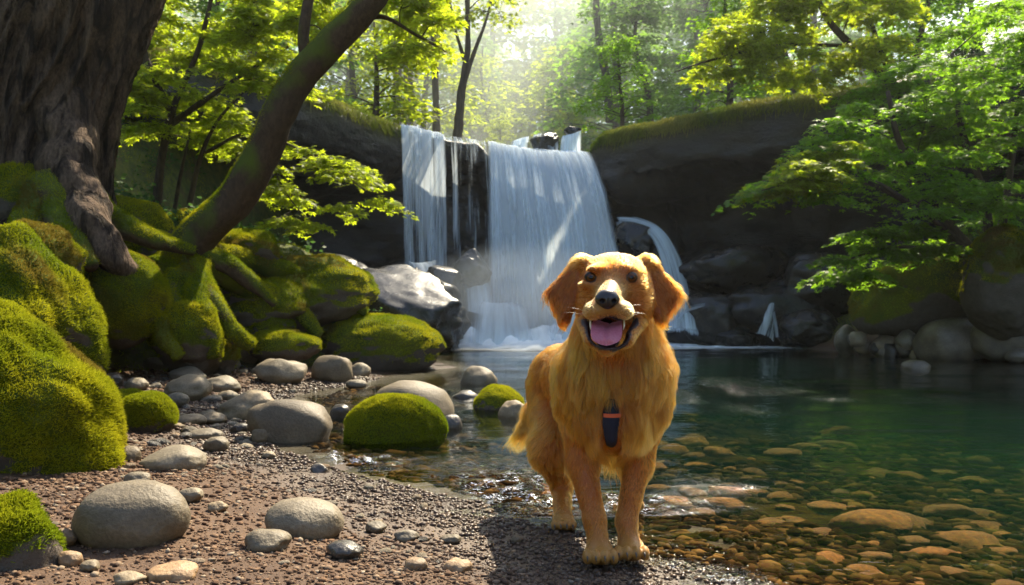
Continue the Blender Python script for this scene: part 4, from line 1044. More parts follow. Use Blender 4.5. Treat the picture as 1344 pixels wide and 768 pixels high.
# ------------------------------------------------------------------ the old trunk
def old_tree():
    base = P(38, 330, 7.0)
    t = thing('old_tree', 'massive old tree trunk with deeply ridged bark at the upper left', 'tree', base)
    n, m = 260, 300
    path = spline([P(20, 380, 7.05), P(28, 300, 7.0), P(45, 210, 7.0), P(72, 110, 6.95), P(112, 0, 6.9), P(160, -130, 6.9)], m)
    rad = spline(np.c_[[.82, .70, .60, .565, .565, .57]], m)[:, 0]
    a = np.linspace(0, 2 * np.pi, n, endpoint=False); A, K = np.meshgrid(a, np.arange(m), indexing='ij')
    hgt = path[:, 2][K] - path[0, 2]
    fl = np.exp(-hgt / .75)
    lob = .30 * fl * (np.cos(A * 5 + .6) * .5 + .5) ** 1.5 + .07 * np.exp(-hgt / 2.5) * np.cos(A * 3 + 1.0)
    r = rad[K] * (1 + lob)
    q = np.stack([np.cos(A) * 6, np.sin(A) * 6, hgt * 1.1], -1).reshape(-1, 3)
    wob = fbm(np.stack([np.cos(A) * 2, np.sin(A) * 2, hgt * 1.5], -1).reshape(-1, 3), 3, 81)[:, None]
    q[:, :2] += wob * .55
    rid = (1 - np.abs(fbm(q, 2, 83)) * 3.2).clip(-.6, 1) + .4 * fbm(q * np.array([2.3, 2.3, 3]), 3, 85)
    r = r + .06 * rid.reshape(r.shape)
    V = path[K] + np.stack([np.cos(A) * r, np.sin(A) * r, 0 * r], -1)
    mk('trunk', V.reshape(-1, 3), grid_faces(n, m, True), M['bark'], t)
    for k, (pts, r0, r1) in enumerate([
        ([(70, 60, 6.95), (84, 150, 6.72), (92, 215, 6.52), (106, 262, 6.35), (126, 305, 6.15), (156, 345, 6.15), (190, 372, 6.35), (215, 400, 6.55)], .29, .035), ([(70, 240, 6.4), (80, 290, 6.2), (100, 325, 6.0), (120, 350, 5.9)], .17, .05),
        ([(60, 260, 6.35), (35, 300, 6.1), (10, 330, 5.9)], .16, .06), ([(105, 255, 6.5), (150, 290, 6.6), (200, 315, 6.7), (255, 330, 6.9)], .13, .04)]):
        V, qf, tr = tube([P(*p) for p in pts], np.linspace(r0, r1, len(pts)), 48, 90, .3, 5, 90 + k)
        V = V + 0
        q = V * np.array([9, 9, 2.0]); 
        mk('root', V, [qf, tr], M['bark'] if k < 1 else M['bark_moss'], t)
        if k: moss_fuzz(t, V, qf, 2500, .02, .0016, .1, 95 + k)
    # a limb that carries foliage above the frame
    V, qf, tr = tube([P(130, -60, 6.9), P(60, -200, 6.4), P(-60, -330, 6.0)], [.3, .2, .12], 16, 30, .2)
    mk('limb', V, [qf, tr], M['bark'], t)
old_tree()

# ------------------------------------------------------------------ forest on the plateau
def proto_tree(seed, h=8.0, wdt=2.3, nsp=52, nl=75, leaf=.19, low=.16):
    rr = np.random.RandomState(seed); parts = []
    path = np.array([(0, 0, -.4), (rr.normal() * .1, rr.normal() * .1, h * .35), (rr.normal() * .25, rr.normal() * .25, h * .7), (rr.normal() * .3, rr.normal() * .3, h)])
    parts.append(tube(path, [.16, .12, .08, .02], 8, 20, .1))
    sp_ = spline(path, 40); Cs, Ts, Ns = [], [], []
    for k in range(nsp):
        f = low + (1 - low) * rr.rand() ** .85; a = sp_[int(f * 39)]; th = rr.uniform(0, 6.28)
        prof = wdt * (1 - .75 * f ** 1.8) * (.55 + .45 * min(1, f / .35)); L = prof * rr.uniform(.35, 1)
        c = a + np.array([math.cos(th) * L, math.sin(th) * L, .1 * L + rr.normal() * .15])
        if L > .5: parts.append(tube([a - [0, 0, .1 * L], (a + c) / 2 + [0, 0, .05], c], [.03, .02, .008], 4, 5))
        p, td, no = spray(rr, c, rr.uniform(.5, .95) * (h / 8), nl, .14, .3, (math.cos(th), math.sin(th)), .6); Cs.append(p); Ts.append(td); Ns.append(no)
    V, fs = join(parts); mt = mesh_data('trunk', V, fs); mt.materials.append(M['bark_thin'])
    Cs, Ts, Ns = map(np.vstack, (Cs, Ts, Ns))
    V, Fc = leaves(Cs, Ts, Ns, leaf * rr.uniform(.6, 1.3, len(Cs)), 1); mc = mesh_data('crown', V, Fc, False); mc.materials.append(M['leaf_far'])
    return mt, mc, h
PROTO = [proto_tree(200 + k, wdt=(2.0, 2.5, 2.9, 2.2)[k]) for k in range(4)]

def forest_tree(x, Y, ztop, k, label, group, mat='leaf_far', wide=1.0):
    mt, mc, h = PROTO[k % 4]; z = gz_at(x, Y); s = max((ztop - z) / h, .25)
    t = thing('forest_tree', label, 'tree', (x, Y, z), group); t.rotation_euler = (0, 0, k * 1.7); t.scale = (s * wide, s * wide, s)
    for nm, me in (('trunk', mt), ('crown', mc)):
        o = bpy.data.objects.new(nm, me); C.objects.link(o); o.parent = t
        if nm == 'crown' and mat != 'leaf_far':
            o.material_slots[0].link = 'OBJECT'; o.material_slots[0].material = M[mat]
    return t

def forest():
    rr = np.random.RandomState(33); k = 0
    def zt(Y, f): return H0 + Y * f
    # left side above the rim
    for x, Y, f in [(-3.3, 18.5, .36), (-5, 19.5, .43), (-6.8, 18, .45), (-4.6, 23, .42), (-7.5, 23, .45), (-9.5, 20, .46), (-2.9, 26, .38), (-5.8, 28, .42), (-9, 28, .45), (-12, 25, .46), (-4, 33, .39), (-7.5, 36, .43), (-12, 34, .45), (-1.9, 38, .34), (-16, 30, .46),
                      (-3.2, 46, .36), (-6.5, 50, .40), (-12, 47, .42), (-18, 42, .45), (-1.6, 54, .33), (-10.5, 15.6, .45), (-13, 18, .46), (-8.6, 14.2, .43)]:
        forest_tree(x, Y, zt(Y, f), k, 'sunny green tree of the hazy forest above the left rim', 'forest trees left of the stream', 'leaf_far' if k % 3 else 'leaf_lime', 1.15); k += 1
    for x, Y, f in [(.2, 40, .27), (-1.1, 33, .33), (1.0, 48, .29), (.4, 58, .30), (-.4, 27, .20), (.7, 31, .22), (-1.6, 44, .42), (3.0, 46, .42), (2.2, 31, .33), (2.2, 36, .31), (1.9, 27, .25)]:
        forest_tree(x, Y, zt(Y, f), k, 'distant pale yellow-green tree in the glowing gap above the falls', 'forest trees in the gap', 'leaf_lime', 1.3); k += 1
    for x, Y, f in [(2.6, 19, .34), (3.6, 21, .40), (5, 18.6, .43), (5.4, 23, .45), (3.3, 26, .40), (7, 20, .45), (6.2, 27, .45), (9, 24, .46), (4.4, 32, .42), (8, 32, .45), (12, 27, .46), (3.4, 40, .38), (6.5, 40, .44), (11, 38, .46), (15, 33, .46),
                      (5, 50, .40), (9.5, 48, .44), (15, 45, .46), (8.8, 17, .47), (11.5, 19.5, .47), (2.9, 52, .34)]:
        forest_tree(x, Y, zt(Y, f), k, 'blue-green tree of the misty forest above the right rim', 'forest trees right of the stream', 'leaf_far' if k % 2 else 'leaf_green', 1.2); k += 1
    for x, Y, f in [(8.6, 13.0, .34), (9.8, 11.0, .40), (10.5, 14, .42), (9.2, 8.6, .44), (12, 10, .5), (8.8, 15.2, .36)]:
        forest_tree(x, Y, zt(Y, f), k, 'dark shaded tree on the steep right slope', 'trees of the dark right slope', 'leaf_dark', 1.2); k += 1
forest()

# slim trunks that stand out against the glow
def thin_tree(label, stems, sp_poly, y0, y1, nsp, seed, mat='leaf_lime'):
    maple('slender_tree', label, stems, poly_sprays(sp_poly, y0, y1, nsp, np.random.RandomState(seed)), mat, .55, 60, .12, seed, lobes=3, twigr=.012, flat=.12, tilt=.6)
thin_tree('slender forked tree standing right above the falls', [stem([(600, 182, 19), (606, 120, 19), (614, 60, 19), (612, -40, 19)], .12, .05), stem([(607, 118, 19), (622, 70, 19.2), (640, 20, 19.4), (650, -30, 19.4)], .06, .02), stem([(610, 80, 19), (598, 40, 18.8), (588, -10, 18.8)], .05, .02)],
          [(560, -40), (680, -40), (670, 40), (560, 30)], 18, 20.5, 14, 71)
thin_tree('thin straight tree left of the forked tree', [stem([(573, 172, 20), (571, 100, 20), (568, 20, 20), (567, -40, 20)], .10, .06)], [(520, -40), (600, -40), (600, 30), (530, 40)], 19, 21, 8, 72)
thin_tree('straight grey trunk above the left curtain of water', [stem([(537, 168, 22), (536, 90, 22), (535, 0, 22), (535, -40, 22)], .14, .11)], [(490, -40), (580, -40), (570, 40), (500, 60)], 21, 23, 8, 73)
thin_tree('straight grey trunk just left of its taller twin', [stem([(521, 166, 23), (522, 90, 23), (523, 0, 23), (523, -40, 23)], .13, .1)], [(480, -40), (560, -40), (560, 30), (490, 50)], 22, 24, 6, 74)
thin_tree('dim misty trunk in the forest right of the falls', [stem([(802, 160, 22), (795, 100, 22), (785, 40, 22), (780, -40, 22)], .14, .08)], [(740, -40), (850, -40), (850, 60), (750, 60)], 21, 23, 10, 75, 'leaf_far')
thin_tree('second dim trunk in the forest right of the falls', [stem([(812, 158, 23), (810, 100, 23), (806, 30, 23), (806, -40, 23)], .12, .07)], [(790, -40), (870, -40), (870, 60), (800, 60)], 22, 24, 8, 76, 'leaf_far')

# ------------------------------------------------------------------ small growth: hanging grass, slope plants, moss on the bank
def rim_grass():
    rr = np.random.RandomState(44); n, m = CLV.shape[:2]; N_ = 26000
    wgt = np.clip(1 - CLW, .0, 1) ** 2; wgt[CLV[:, 20, 0] > 6.5] *= .3
    i = rr.choice(n, N_, p=wgt / wgt.sum()); j = rr.randint(12, int(m * .30), N_)
    p = CLV[i, j] + rr.normal(size=(N_, 3)) * .02; no = CLN[i, j]
    no = np.where(no[:, 2:] + .3 < 0, -no, no)
    out = nrm(np.c_[-p[:, :2] + np.array([.5, 6]), np.zeros(N_)])
    L = rr.uniform(.04, .19, N_)[:, None] * (1 + .8 * fbm(p * 2, 2, 45))[:, None]
    d1 = nrm(no * .5 + out * .5 + np.array([0, 0, .35]) + .35 * rr.normal(size=(N_, 3))); d2 = nrm(out * .35 + np.array([0, 0, -1.0]) + .2 * rr.normal(size=(N_, 3)))
    pts = np.stack([p, p + d1 * L * .3, p + d1 * L * .4 + d2 * L * .45, p + d1 * L * .4 + d2 * L], 1)
    f = np.clip(.5 + fbm(p * 1.3, 3, 46) * 1.4, 0, 1)[:, None]
    cc = np.array([.10, .15, .014]) * (1 - f) + np.array([.26, .25, .05]) * f
    o = strands('hanging_grass', pts, np.array([.004, .0035, .003, .0012]), M['tuft'], None, cc * (.7 + .6 * rr.rand(N_, 1))); tag(o, kind='stuff')
rim_grass()

def slope_plants():
    rr = np.random.RandomState(47); Cs, Ts, Ns = [], [], []
    for k in range(900):
        if k < 700: Y = rr.uniform(8.5, 17) if k < 580 else rr.uniform(2.5, 8.5); x = np.interp(Y, TOE[:, 0], TOE[:, 1]) - rr.uniform(.3, 7.5)
        else: Y = rr.uniform(7.5, 14.5); x = np.interp(Y, RTOE[:, 0], RTOE[:, 1]) + rr.uniform(.8, 5)
        z = gz_at(x, Y); c = np.array([x, Y, z + .06])
        p, td, no = spray(rr, c, rr.uniform(.12, .3), rr.randint(14, 40), .3, .1, None, .7); Cs.append(p); Ts.append(td + [0, 0, .4]); Ns.append(no)
    Cs, Ts, Ns = map(np.vstack, (Cs, Ts, Ns))
    V, Fc = leaves(Cs, Ts, Ns, .07 * rr.uniform(.6, 1.4, len(Cs)), 1)
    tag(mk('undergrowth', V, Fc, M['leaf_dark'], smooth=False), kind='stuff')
slope_plants()

def bank_moss():
    rr = np.random.RandomState(48); N_ = 60000
    Y = rr.uniform(4, 13, N_); x = np.interp(Y, TOE[:, 0], TOE[:, 1]) - rr.uniform(-.1, 3.6, N_)
    Y2 = rr.uniform(9, 14, 12000); x2 = np.interp(Y2, RTOE[:, 0], RTOE[:, 1]) + rr.uniform(.2, 3, 12000)
    Y3 = rr.uniform(1.2, 5.5, 36000); x3 = np.interp(Y3, TOE[:, 0], TOE[:, 1]) - rr.uniform(-.1, 2.4, 36000)
    x, Y = np.r_[x, x2, x3], np.r_[Y, Y2, Y3]; ok = fbm(np.c_[x, Y, 0 * x] * 1.3, 3, 49) > -.22; x, Y = x[ok], Y[ok]; n = len(x)
    p = np.c_[x, Y, terrain(x, Y) - .004]
    L = .03 * rr.uniform(.4, 1.4, (n, 1)); d = nrm(np.array([0, 0, 1.]) + .6 * rr.normal(size=(n, 3)))
    f = np.clip(.5 + fbm(p * 2, 3, 50) * 1.3, 0, 1)[:, None]
    cc = np.array([.09, .14, .008]) * (1 - f) + np.array([.26, .27, .014]) * f
    o = strands('moss_cover', np.stack([p, p + d * L * .6, p + d * L + [0, 0, -.004]], 1), np.array([.0028, .0026, .001]), M['tuft'], None, cc * (.7 + .6 * rr.rand(n, 1))); tag(o, kind='stuff')
bank_moss()

# ------------------------------------------------------------------ the misty air
hz = NT('misty_air'); pv = hz.n('ShaderNodeVolumePrincipled'); pv.inputs['Density'].default_value = .0005; pv.inputs['Color'].default_value = (.93, .97, 1, 1); pv.inputs['Anisotropy'].default_value = .55
hz.l(pv.outputs[0], hz.out.inputs['Volume'])
bb = np.array([(x, y, z) for z in (-4.5, 34) for x, y in ((-70, -12), (70, -12), (70, 95), (-70, 95))], float)
tag(mk('haze', bb, np.array([(3, 2, 1, 0), (4, 5, 6, 7), (0, 1, 5, 4), (1, 2, 6, 5), (2, 3, 7, 6), (3, 0, 4, 7)]), hz.m, smooth=False), kind='stuff')

mi = NT('forest_mist_air'); pv = mi.n('ShaderNodeVolumePrincipled'); pv.inputs['Density'].default_value = .021; pv.inputs['Color'].default_value = (.86, .96, .93, 1); pv.inputs['Anisotropy'].default_value = .35
mi.l(pv.outputs[0], mi.out.inputs['Volume'])
bb = np.array([(x, y, z) for z in (3.0, 22) for x, y in ((-45, 18.3), (45, 18.3), (45, 75), (-45, 75))], float)
tag(mk('mist', bb, np.array([(3, 2, 1, 0), (4, 5, 6, 7), (0, 1, 5, 4), (1, 2, 6, 5), (2, 3, 7, 6), (3, 0, 4, 7)]), mi.m, smooth=False), kind='stuff')

# ------------------------------------------------------------------ the dog
def rcone(p, a, b, ra, rb):
    """distance to a round cone, by projecting on the axis"""
    a, b = np.asarray(a, float), np.asarray(b, float); ab = b - a; t = np.clip(((p - a) @ ab) / (ab @ ab), 0, 1)
    return np.linalg.norm(p - a - t[:, None] * ab, axis=1) - (ra + (rb - ra) * t)

def ell(p, c, r, R=None):
    q = p - np.asarray(c, float)
    if R is not None: q = q @ R
    r = np.asarray(r, float); k0 = np.linalg.norm(q / r, axis=1); k1 = np.linalg.norm(q / r ** 2, axis=1)
    return k0 * (k0 - 1) / (k1 + 1e-9)

def tri_d(p, a, b, c, r):
    a, b, c = (np.asarray(v, float) for v in (a, b, c))
    ba, cb, ac = b - a, c - b, a - c; pa, pb, pc = p - a, p - b, p - c; n = np.cross(ba, ac)
    ins = (np.sign(pa @ np.cross(ba, n)) + np.sign(pb @ np.cross(cb, n)) + np.sign(pc @ np.cross(ac, n))) < 2
    def seg(q, e): return np.linalg.norm(q - np.clip((q @ e) / (e @ e), 0, 1)[:, None] * e, axis=1)
    d = np.where(ins, np.minimum(np.minimum(seg(pa, ba), seg(pb, cb)), seg(pc, ac)), np.abs(pa @ n) / np.linalg.norm(n))
    return d - r

def smin(a, b, k):
    h = np.clip(.5 + .5 * (b - a) / k, 0, 1); return b + (a - b) * h - k * h * (1 - h)

def surface_nets(d, origin, h):
    nx, ny, nz = d.shape; s = d < 0
    cells = np.zeros((nx - 1, ny - 1, nz - 1), np.int8)
    for i in (0, 1):
        for j in (0, 1):
            for k in (0, 1): cells += s[i:nx - 1 + i, j:ny - 1 + j, k:nz - 1 + k]
    act = (cells > 0) & (cells < 8); idx = np.argwhere(act); ids = np.full(act.shape, -1, np.int64); ids[act] = np.arange(len(idx))
    acc = np.zeros((len(idx), 3)); cnt = np.zeros(len(idx))
    cs = [(i, j, k) for i in (0, 1) for j in (0, 1) for k in (0, 1)]
    for a in cs:
        for ax in range(3):
            if a[ax]: continue
            b = list(a); b[ax] = 1
            va = d[idx[:, 0] + a[0], idx[:, 1] + a[1], idx[:, 2] + a[2]]; vb = d[idx[:, 0] + b[0], idx[:, 1] + b[1], idx[:, 2] + b[2]]
            c = (va < 0) != (vb < 0); t = np.where(c, va / np.where(c, va - vb, 1), 0)
            q = np.tile(np.array(a, float), (len(idx), 1)); q[:, ax] += t
            acc[c] += q[c]; cnt[c] += 1
    V = origin + (idx + acc / cnt[:, None]) * h
    Fs = []
    for ax in range(3):
        u, v = [(1, 2), (2, 0), (0, 1)][ax]
        sl0 = [slice(0, n) for n in d.shape]; sl1 = list(sl0); sl0[ax] = slice(0, -1); sl1[ax] = slice(1, None)
        e = s[tuple(sl0)] != s[tuple(sl1)]; w = np.argwhere(e); w = w[(w[:, u] > 0) & (w[:, v] > 0) & (w[:, u] < d.shape[u] - 1) & (w[:, v] < d.shape[v] - 1)]
        q = []
        for du, dv in ((-1, -1), (0, -1), (0, 0), (-1, 0)):
            z = w.copy(); z[:, u] += du; z[:, v] += dv; q.append(ids[z[:, 0], z[:, 1], z[:, 2]])
        q = np.stack(q, 1); flip = ~s[w[:, 0], w[:, 1], w[:, 2]]; q[flip] = q[flip][:, ::-1]
        Fs.append(q)
    return V, np.vstack(Fs)

def px(r, Y): return r * Y / F

GOLD, DEEP, PALE, CREAM = np.array([.52, .122, .010]), np.array([.35, .075, .006]), np.array([.60, .20, .026]), np.array([.60, .28, .06])

def build_dog():
    D = []   # (distance function, blend, fur direction, fur length, lift, colour)
    def cone(a, b, ra, rb, k, fd, fl, lift, col): D.append((lambda p: rcone(p, a, b, ra, rb), k, fd, fl, lift, col, np.array([a, b]), max(ra, rb)))
    def egg(c, r, k, fd, fl, lift, col, R_=None): D.append((lambda p: ell(p, c, r, R_), k, fd, fl, lift, col, np.array([c]), max(r)))
    def ear(a, b, c, r, k, fd, fl, lift, col): D.append((lambda p: tri_d(p, a, b, c, r), k, fd, fl, lift, col, np.array([a, b, c]), r))
    nose = P(797, 394, 1.86)
    back = np.array([-.15, .75, -.55]); down = np.array([0, -.12, -1.0])
    face = ('from', P(798, 398, 1.80))
    # trunk of the body
    egg(P(806, 512, 2.20), (.118, .15, .150), .05, down, .068, .36, GOLD)
    cone(P(798, 498, 2.24), P(748, 496, 2.62), .122, .100, .06, back, .050, .24, GOLD)
    egg(P(740, 498, 2.72), (.112, .12, .115), .06, back, .045, .25, GOLD)
    egg(P(762, 505, 2.19), (.062, .085, .10), .05, np.array([-.1, .1, -1]), .066, .34, GOLD)
    egg(P(847, 505, 2.20), (.056, .085, .10), .05, np.array([.1, .1, -1]), .066, .34, GOLD)
    egg(P(806, 555, 2.14), (.085, .085, .075), .05, down, .078, .36, GOLD)
    # neck and head
    cone(P(808, 470, 2.16), P(807, 395, 2.09), .115, .082, .06, np.array([0, -.25, -1]), .074, .42, GOLD)
    egg(P(806, 372, 2.058), (.092, .100, .077), .03, face, .016, .30, GOLD)
    egg(P(782, 398, 2.045), (.048, .07, .055), .03, face, .024, .35, GOLD)
    egg(P(832, 398, 2.045), (.048, .07, .055), .03, face, .024, .35, GOLD)
    egg(P(765, 345, 2.07), (.024, .030, .020), .02, np.array([-.5, .2, -.1]), .020, .45, PALE)
    egg(P(847, 345, 2.07), (.024, .030, .020), .02, np.array([.5, .2, -.1]), .020, .45, PALE)
    egg(P(784, 354, 1.988), (.026, .026, .012), .018, face, .009, .3, GOLD)
    egg(P(821, 354, 1.988), (.026, .026, .012), .018, face, .009, .3, GOLD)
    egg(P(771, 374, 1.992), (.024, .024, .012), .018, face, .009, .3, PALE)
    egg(P(832, 374, 1.992), (.024, .024, .012), .018, face, .009, .3, PALE)
    cone(P(803, 381, 1.985), P(797, 398, 1.885), .040, .029, .025, face, .006, .25, CREAM)
    egg(P(781, 408, 1.897), (.029, .046, .024), .016, face, .008, .25, CREAM)
    egg(P(815, 408, 1.897), (.029, .046, .024), .016, face, .008, .25, CREAM)
    # lower jaw: a U of three cones
    chin = P(796, 458, 1.900)
    cone(P(766, 424, 2.00), P(775, 447, 1.93), .016, .012, .012, np.array([-.3, .3, -1]), .012, .3, PALE)
    cone(P(775, 447, 1.93), chin, .012, .014, .014, np.array([0, .4, -1]), .010, .3, PALE)
    cone(P(840, 422, 2.00), P(824, 447, 1.93), .016, .012, .012, np.array([.3, .3, -1]), .012, .3, PALE)
    cone(P(824, 447, 1.93), chin, .012, .014, .014, np.array([0, .4, -1]), .010, .3, PALE)
    cone(P(800, 440, 2.05), P(797, 456, 1.945), .045, .018, .03, np.array([0, .5, -1]), .018, .3, PALE)
    # ears
    ear(P(757, 350, 2.075), P(724, 384, 2.06), P(741, 414, 2.045), .013, .018, np.array([-.35, .05, -1]), .030, .22, DEEP)
    ear(P(757, 350, 2.075), P(755, 392, 2.05), P(741, 414, 2.045), .012, .014, np.array([-.2, .05, -1]), .022, .2, DEEP)
    ear(P(855, 350, 2.075), P(888, 386, 2.06), P(867, 416, 2.045), .013, .018, np.array([.35, .05, -1]), .030, .22, DEEP)
    ear(P(855, 350, 2.075), P(855, 392, 2.05), P(867, 416, 2.045), .012, .014, np.array([.2, .05, -1]), .022, .2, DEEP)
    # front legs
    ld = np.array([0, .25, -1])
    cone(P(764, 540, 2.19), P(764, 606, 2.16), .060, .038, .04, ld, .026, .2, GOLD)
    cone(P(764, 606, 2.16), P(780, 682, 2.08), .038, .026, .03, ld, .014, .18, GOLD)
    cone(P(780, 682, 2.08), P(786, 716, 2.05), .026, .028, .02, ld, .010, .18, PALE)
    cone(P(846, 540, 2.20), P(837, 608, 2.18), .056, .036, .04, ld, .026, .2, GOLD)
    cone(P(837, 608, 2.18), P(822, 684, 2.12), .036, .025, .03, ld, .014, .18, GOLD)
    cone(P(822, 684, 2.12), P(826, 712, 2.09), .025, .027, .02, ld, .010, .18, PALE)
    pf = np.array([0, -.8, -.5])
    for cx, cyy, Yp in ((788, 727, 2.03), (829, 722, 2.06)):
        egg(P(cx, cyy, Yp), (.036, .050, .024), .018, pf, .007, .15, CREAM)
        for k, dx in enumerate((-17, -6, 6, 17)):
            egg(P(cx + dx, cyy + 4, Yp - .045 - (.010 if k in (1, 2) else 0)), (.0128, .024, .0185), .003, pf, .0045, .15, CREAM)
    # hind legs
    hd = np.array([-.1, .4, -1])
    cone(P(736, 520, 2.66), P(724, 592, 2.50), .105, .062, .05, hd, .045, .22, GOLD)
    cone(P(724, 592, 2.50), P(737, 640, 2.56), .055, .030, .03, hd, .026, .2, GOLD)
    cone(P(737, 640, 2.56), P(739, 676, 2.44), .029, .026, .02, ld, .012, .18, PALE)
    cone(P(800, 530, 2.66), P(822, 595, 2.54), .09, .055, .05, hd, .035, .22, GOLD)
    cone(P(822, 595, 2.54), P(830, 636, 2.68), .05, .028, .03, hd, .022, .2, GOLD)
    cone(P(830, 636, 2.68), P(829, 656, 2.62), .028, .026, .02, ld, .012, .18, PALE)
    for cx, cyy, Yp in ((740, 686, 2.40), (829, 660, 2.58)):
        egg(P(cx, cyy, Yp), (.034, .05, .025), .02, pf, .007, .15, CREAM)
        for k, dx in enumerate((-12, -4, 4, 12)):
            egg(P(cx + dx, cyy + 3, Yp - .042 - (.008 if k in (1, 2) else 0)), (.0115, .02, .016), .003, pf, .0045, .15, CREAM)
    # tail
    td = np.array([-.55, .35, -1])
    cone(P(728, 492, 2.80), P(706, 535, 2.86), .030, .024, .03, td, .060, .4, GOLD)
    cone(P(706, 535, 2.86), P(684, 572, 2.88), .024, .012, .02, np.array([-.75, .1, -.8]), .095, .4, PALE)

    h = .0048
    pad = .03; allp = np.vstack([d[6] for d in D]); lo = np.array([-.06, 1.78, -.02]); hi = np.array([.52, 2.96, .86])
    n = np.ceil((hi - lo) / h).astype(int); d = np.full(n, 1.0)
    for fn, k, *_r in D:
        pts, rad = _r[4], _r[5]; a = pts.min(0) - rad - .07; b = pts.max(0) + rad + .07
        i0 = np.clip(((a - lo) / h).astype(int), 0, n - 1); i1 = np.clip(((b - lo) / h).astype(int) + 1, 1, n)
        ax = [lo[t] + np.arange(i0[t], i1[t]) * h for t in range(3)]
        X = np.stack(np.meshgrid(*ax, indexing='ij'), -1).reshape(-1, 3)
        sub = d[i0[0]:i1[0], i0[1]:i1[1], i0[2]:i1[2]]
        d[i0[0]:i1[0], i0[1]:i1[1], i0[2]:i1[2]] = smin(sub, fn(X).reshape(sub.shape), k)
    # the open mouth
    def carve(p):
        a = ell(p, P(799, 436, 1.925), (.047, .085, .040)); b = ell(p, P(801, 420, 1.960), (.066, .066, .021)); return smin(a, b, .014)
    a, b = np.array([.12, 1.82, .50]), np.array([.36, 2.08, .70])
    i0 = ((a - lo) / h).astype(int); i1 = np.minimum(((b - lo) / h).astype(int), n)
    ax = [lo[t] + np.arange(i0[t], i1[t]) * h for t in range(3)]; X = np.stack(np.meshgrid(*ax, indexing='ij'), -1).reshape(-1, 3)
    up = X[:, 2] - (H0 + (HY - 417.5) / F * X[:, 1] - 1.15 * np.abs(X[:, 0] - P(798, 0, 1.9)[0]) ** 1.35 + .9 * np.maximum(np.abs(X[:, 0] - P(799, 0, 1.9)[0]) - .042, 0))     # keep the flews
    sub = d[i0[0]:i1[0], i0[1]:i1[1], i0[2]:i1[2]]; cv = np.maximum(carve(X), up * .8)
    d[i0[0]:i1[0], i0[1]:i1[1], i0[2]:i1[2]] = np.maximum(sub, -cv.reshape(sub.shape))
    V, Q = surface_nets(d, lo, h)
    # fur fields at every vertex: blend of the nearest shapes
    W = np.stack([fn(V) for fn, *_ in D], 1); W = np.exp(-(W - W.min(1, keepdims=True)) / .011); W /= W.sum(1, keepdims=True)
    dirs = []
    for fn, k, fd, *_ in D:
        dirs.append(nrm(V - fd[1]) if isinstance(fd, tuple) else np.broadcast_to(nrm(np.asarray(fd, float)), V.shape))
    FD = sum(W[:, i:i + 1] * dirs[i] for i in range(len(D)))
    FL = sum(W[:, i] * D[i][3] for i in range(len(D))); FLIFT = sum(W[:, i] * D[i][4] for i in range(len(D)))
    FC = sum(W[:, i:i + 1] * D[i][5][None] for i in range(len(D)))
    cvV = carve(V); upV = V[:, 2] - (H0 + (HY - 417.5) / F * V[:, 1] - 1.15 * np.abs(V[:, 0] - P(798, 0, 1.9)[0]) ** 1.35 + .9 * np.maximum(np.abs(V[:, 0] - P(799, 0, 1.9)[0]) - .042, 0))
    mouth = (np.maximum(cvV, upV * .8) < .004) & (V[:, 1] < 2.07) & (V[:, 2] > .5)
    lips = (np.maximum(cvV, upV * .8) < .0085) & (V[:, 1] < 2.07) & (V[:, 2] > .5)
    eyes, eyed = [], np.full(len(V), 1.)
    for ex, ez in ((775, 365), (828, 365)):
        c = P(ex, ez, 1.97); lat = np.hypot(V[:, 0] - c[0], V[:, 2] - c[2]); kk = (lat < .008) & (V[:, 1] < 2.05) & (V[:, 1] > 1.90)
        c = P(ex, ez, V[kk, 1].min() + .0125); eyes.append(c); lat = np.where(V[:, 1] < 2.06, np.hypot(V[:, 0] - c[0], (V[:, 2] - c[2]) * 1.12), 1); eyed = np.minimum(eyed, lat)
    nosed = ell(V, nose, (.030, .022, .022))
    FL = FL * np.clip((eyed - .0112) / .022, 0, 1) ** .7 * np.clip(nosed / .012, 0, 1)
    FL[lips] *= .35; FL[mouth] = 0
    skin = FC * .55
    skin[lips] = (.03, .02, .02); skin[mouth] = (.025, .010, .010); skin[eyed < .0138] = (.03, .018, .012)
    root = thing('dog', 'golden retriever walking towards the camera with its tongue out', 'dog', P(790, 742, 2.06))
    bm_ = NT('dog_skin'); c = bm_.attr('skin'); bm_.done(bm_.pbr(c.outputs['Color'], .5, None, .3)); M['dog_skin'] = bm_.m
    body = mk('body', V, Q, M['dog_skin'], root, attrs={'skin': skin})
    # ---- parts of the face
    def ball(name, c, r, mat, parent, sub=4, R_=None):
        W_, Fc = ico(sub); W_ = W_ * np.asarray(r)
        if R_ is not None: W_ = W_ @ np.asarray(R_).T
        return mk(name, W_ + c, Fc, mat, parent)
    em = NT('dog_eye'); em.done(em.pbr(em.attr('skin').outputs['Color'], .06, None, .3)) 
    for e in eyes: 
        W_, Fc = ico(5); ga = nrm(np.array([0, -1.0, .03])); an = np.degrees(np.arccos(np.clip(W_ @ ga, -1, 1)))
        ec = np.where((an < 17)[:, None], np.array([.002, .0015, .001]), np.where((an < 37)[:, None], np.array([.085, .028, .006]), np.array([.012, .007, .005])))
        ey = mk('eye', W_ * .0168 + e, Fc, em.m, root, attrs={'skin': ec})
        W_, Fc = ico(5); g_ = np.array([0, -1.0, .06]); sx_ = np.arcsin(np.clip(W_[:, 0], -1, 1)) / math.radians(51); sz_ = (np.arcsin(np.clip(W_[:, 2] - .10, -1, 1)) / math.radians(41))
        al = np.hypot(sx_, sz_ * (1 + .35 * np.abs(sx_) ** 2)); al = np.where(W_[:, 1] < 0, al, 9)
        kp = (al[Fc].min(1) > .97) & (W_[Fc][:, :, 1].mean(1) < .35); Wl = W_ * (.0169 + .0012 * sstep(1.0, 1.25, al) - .0002)[:, None]
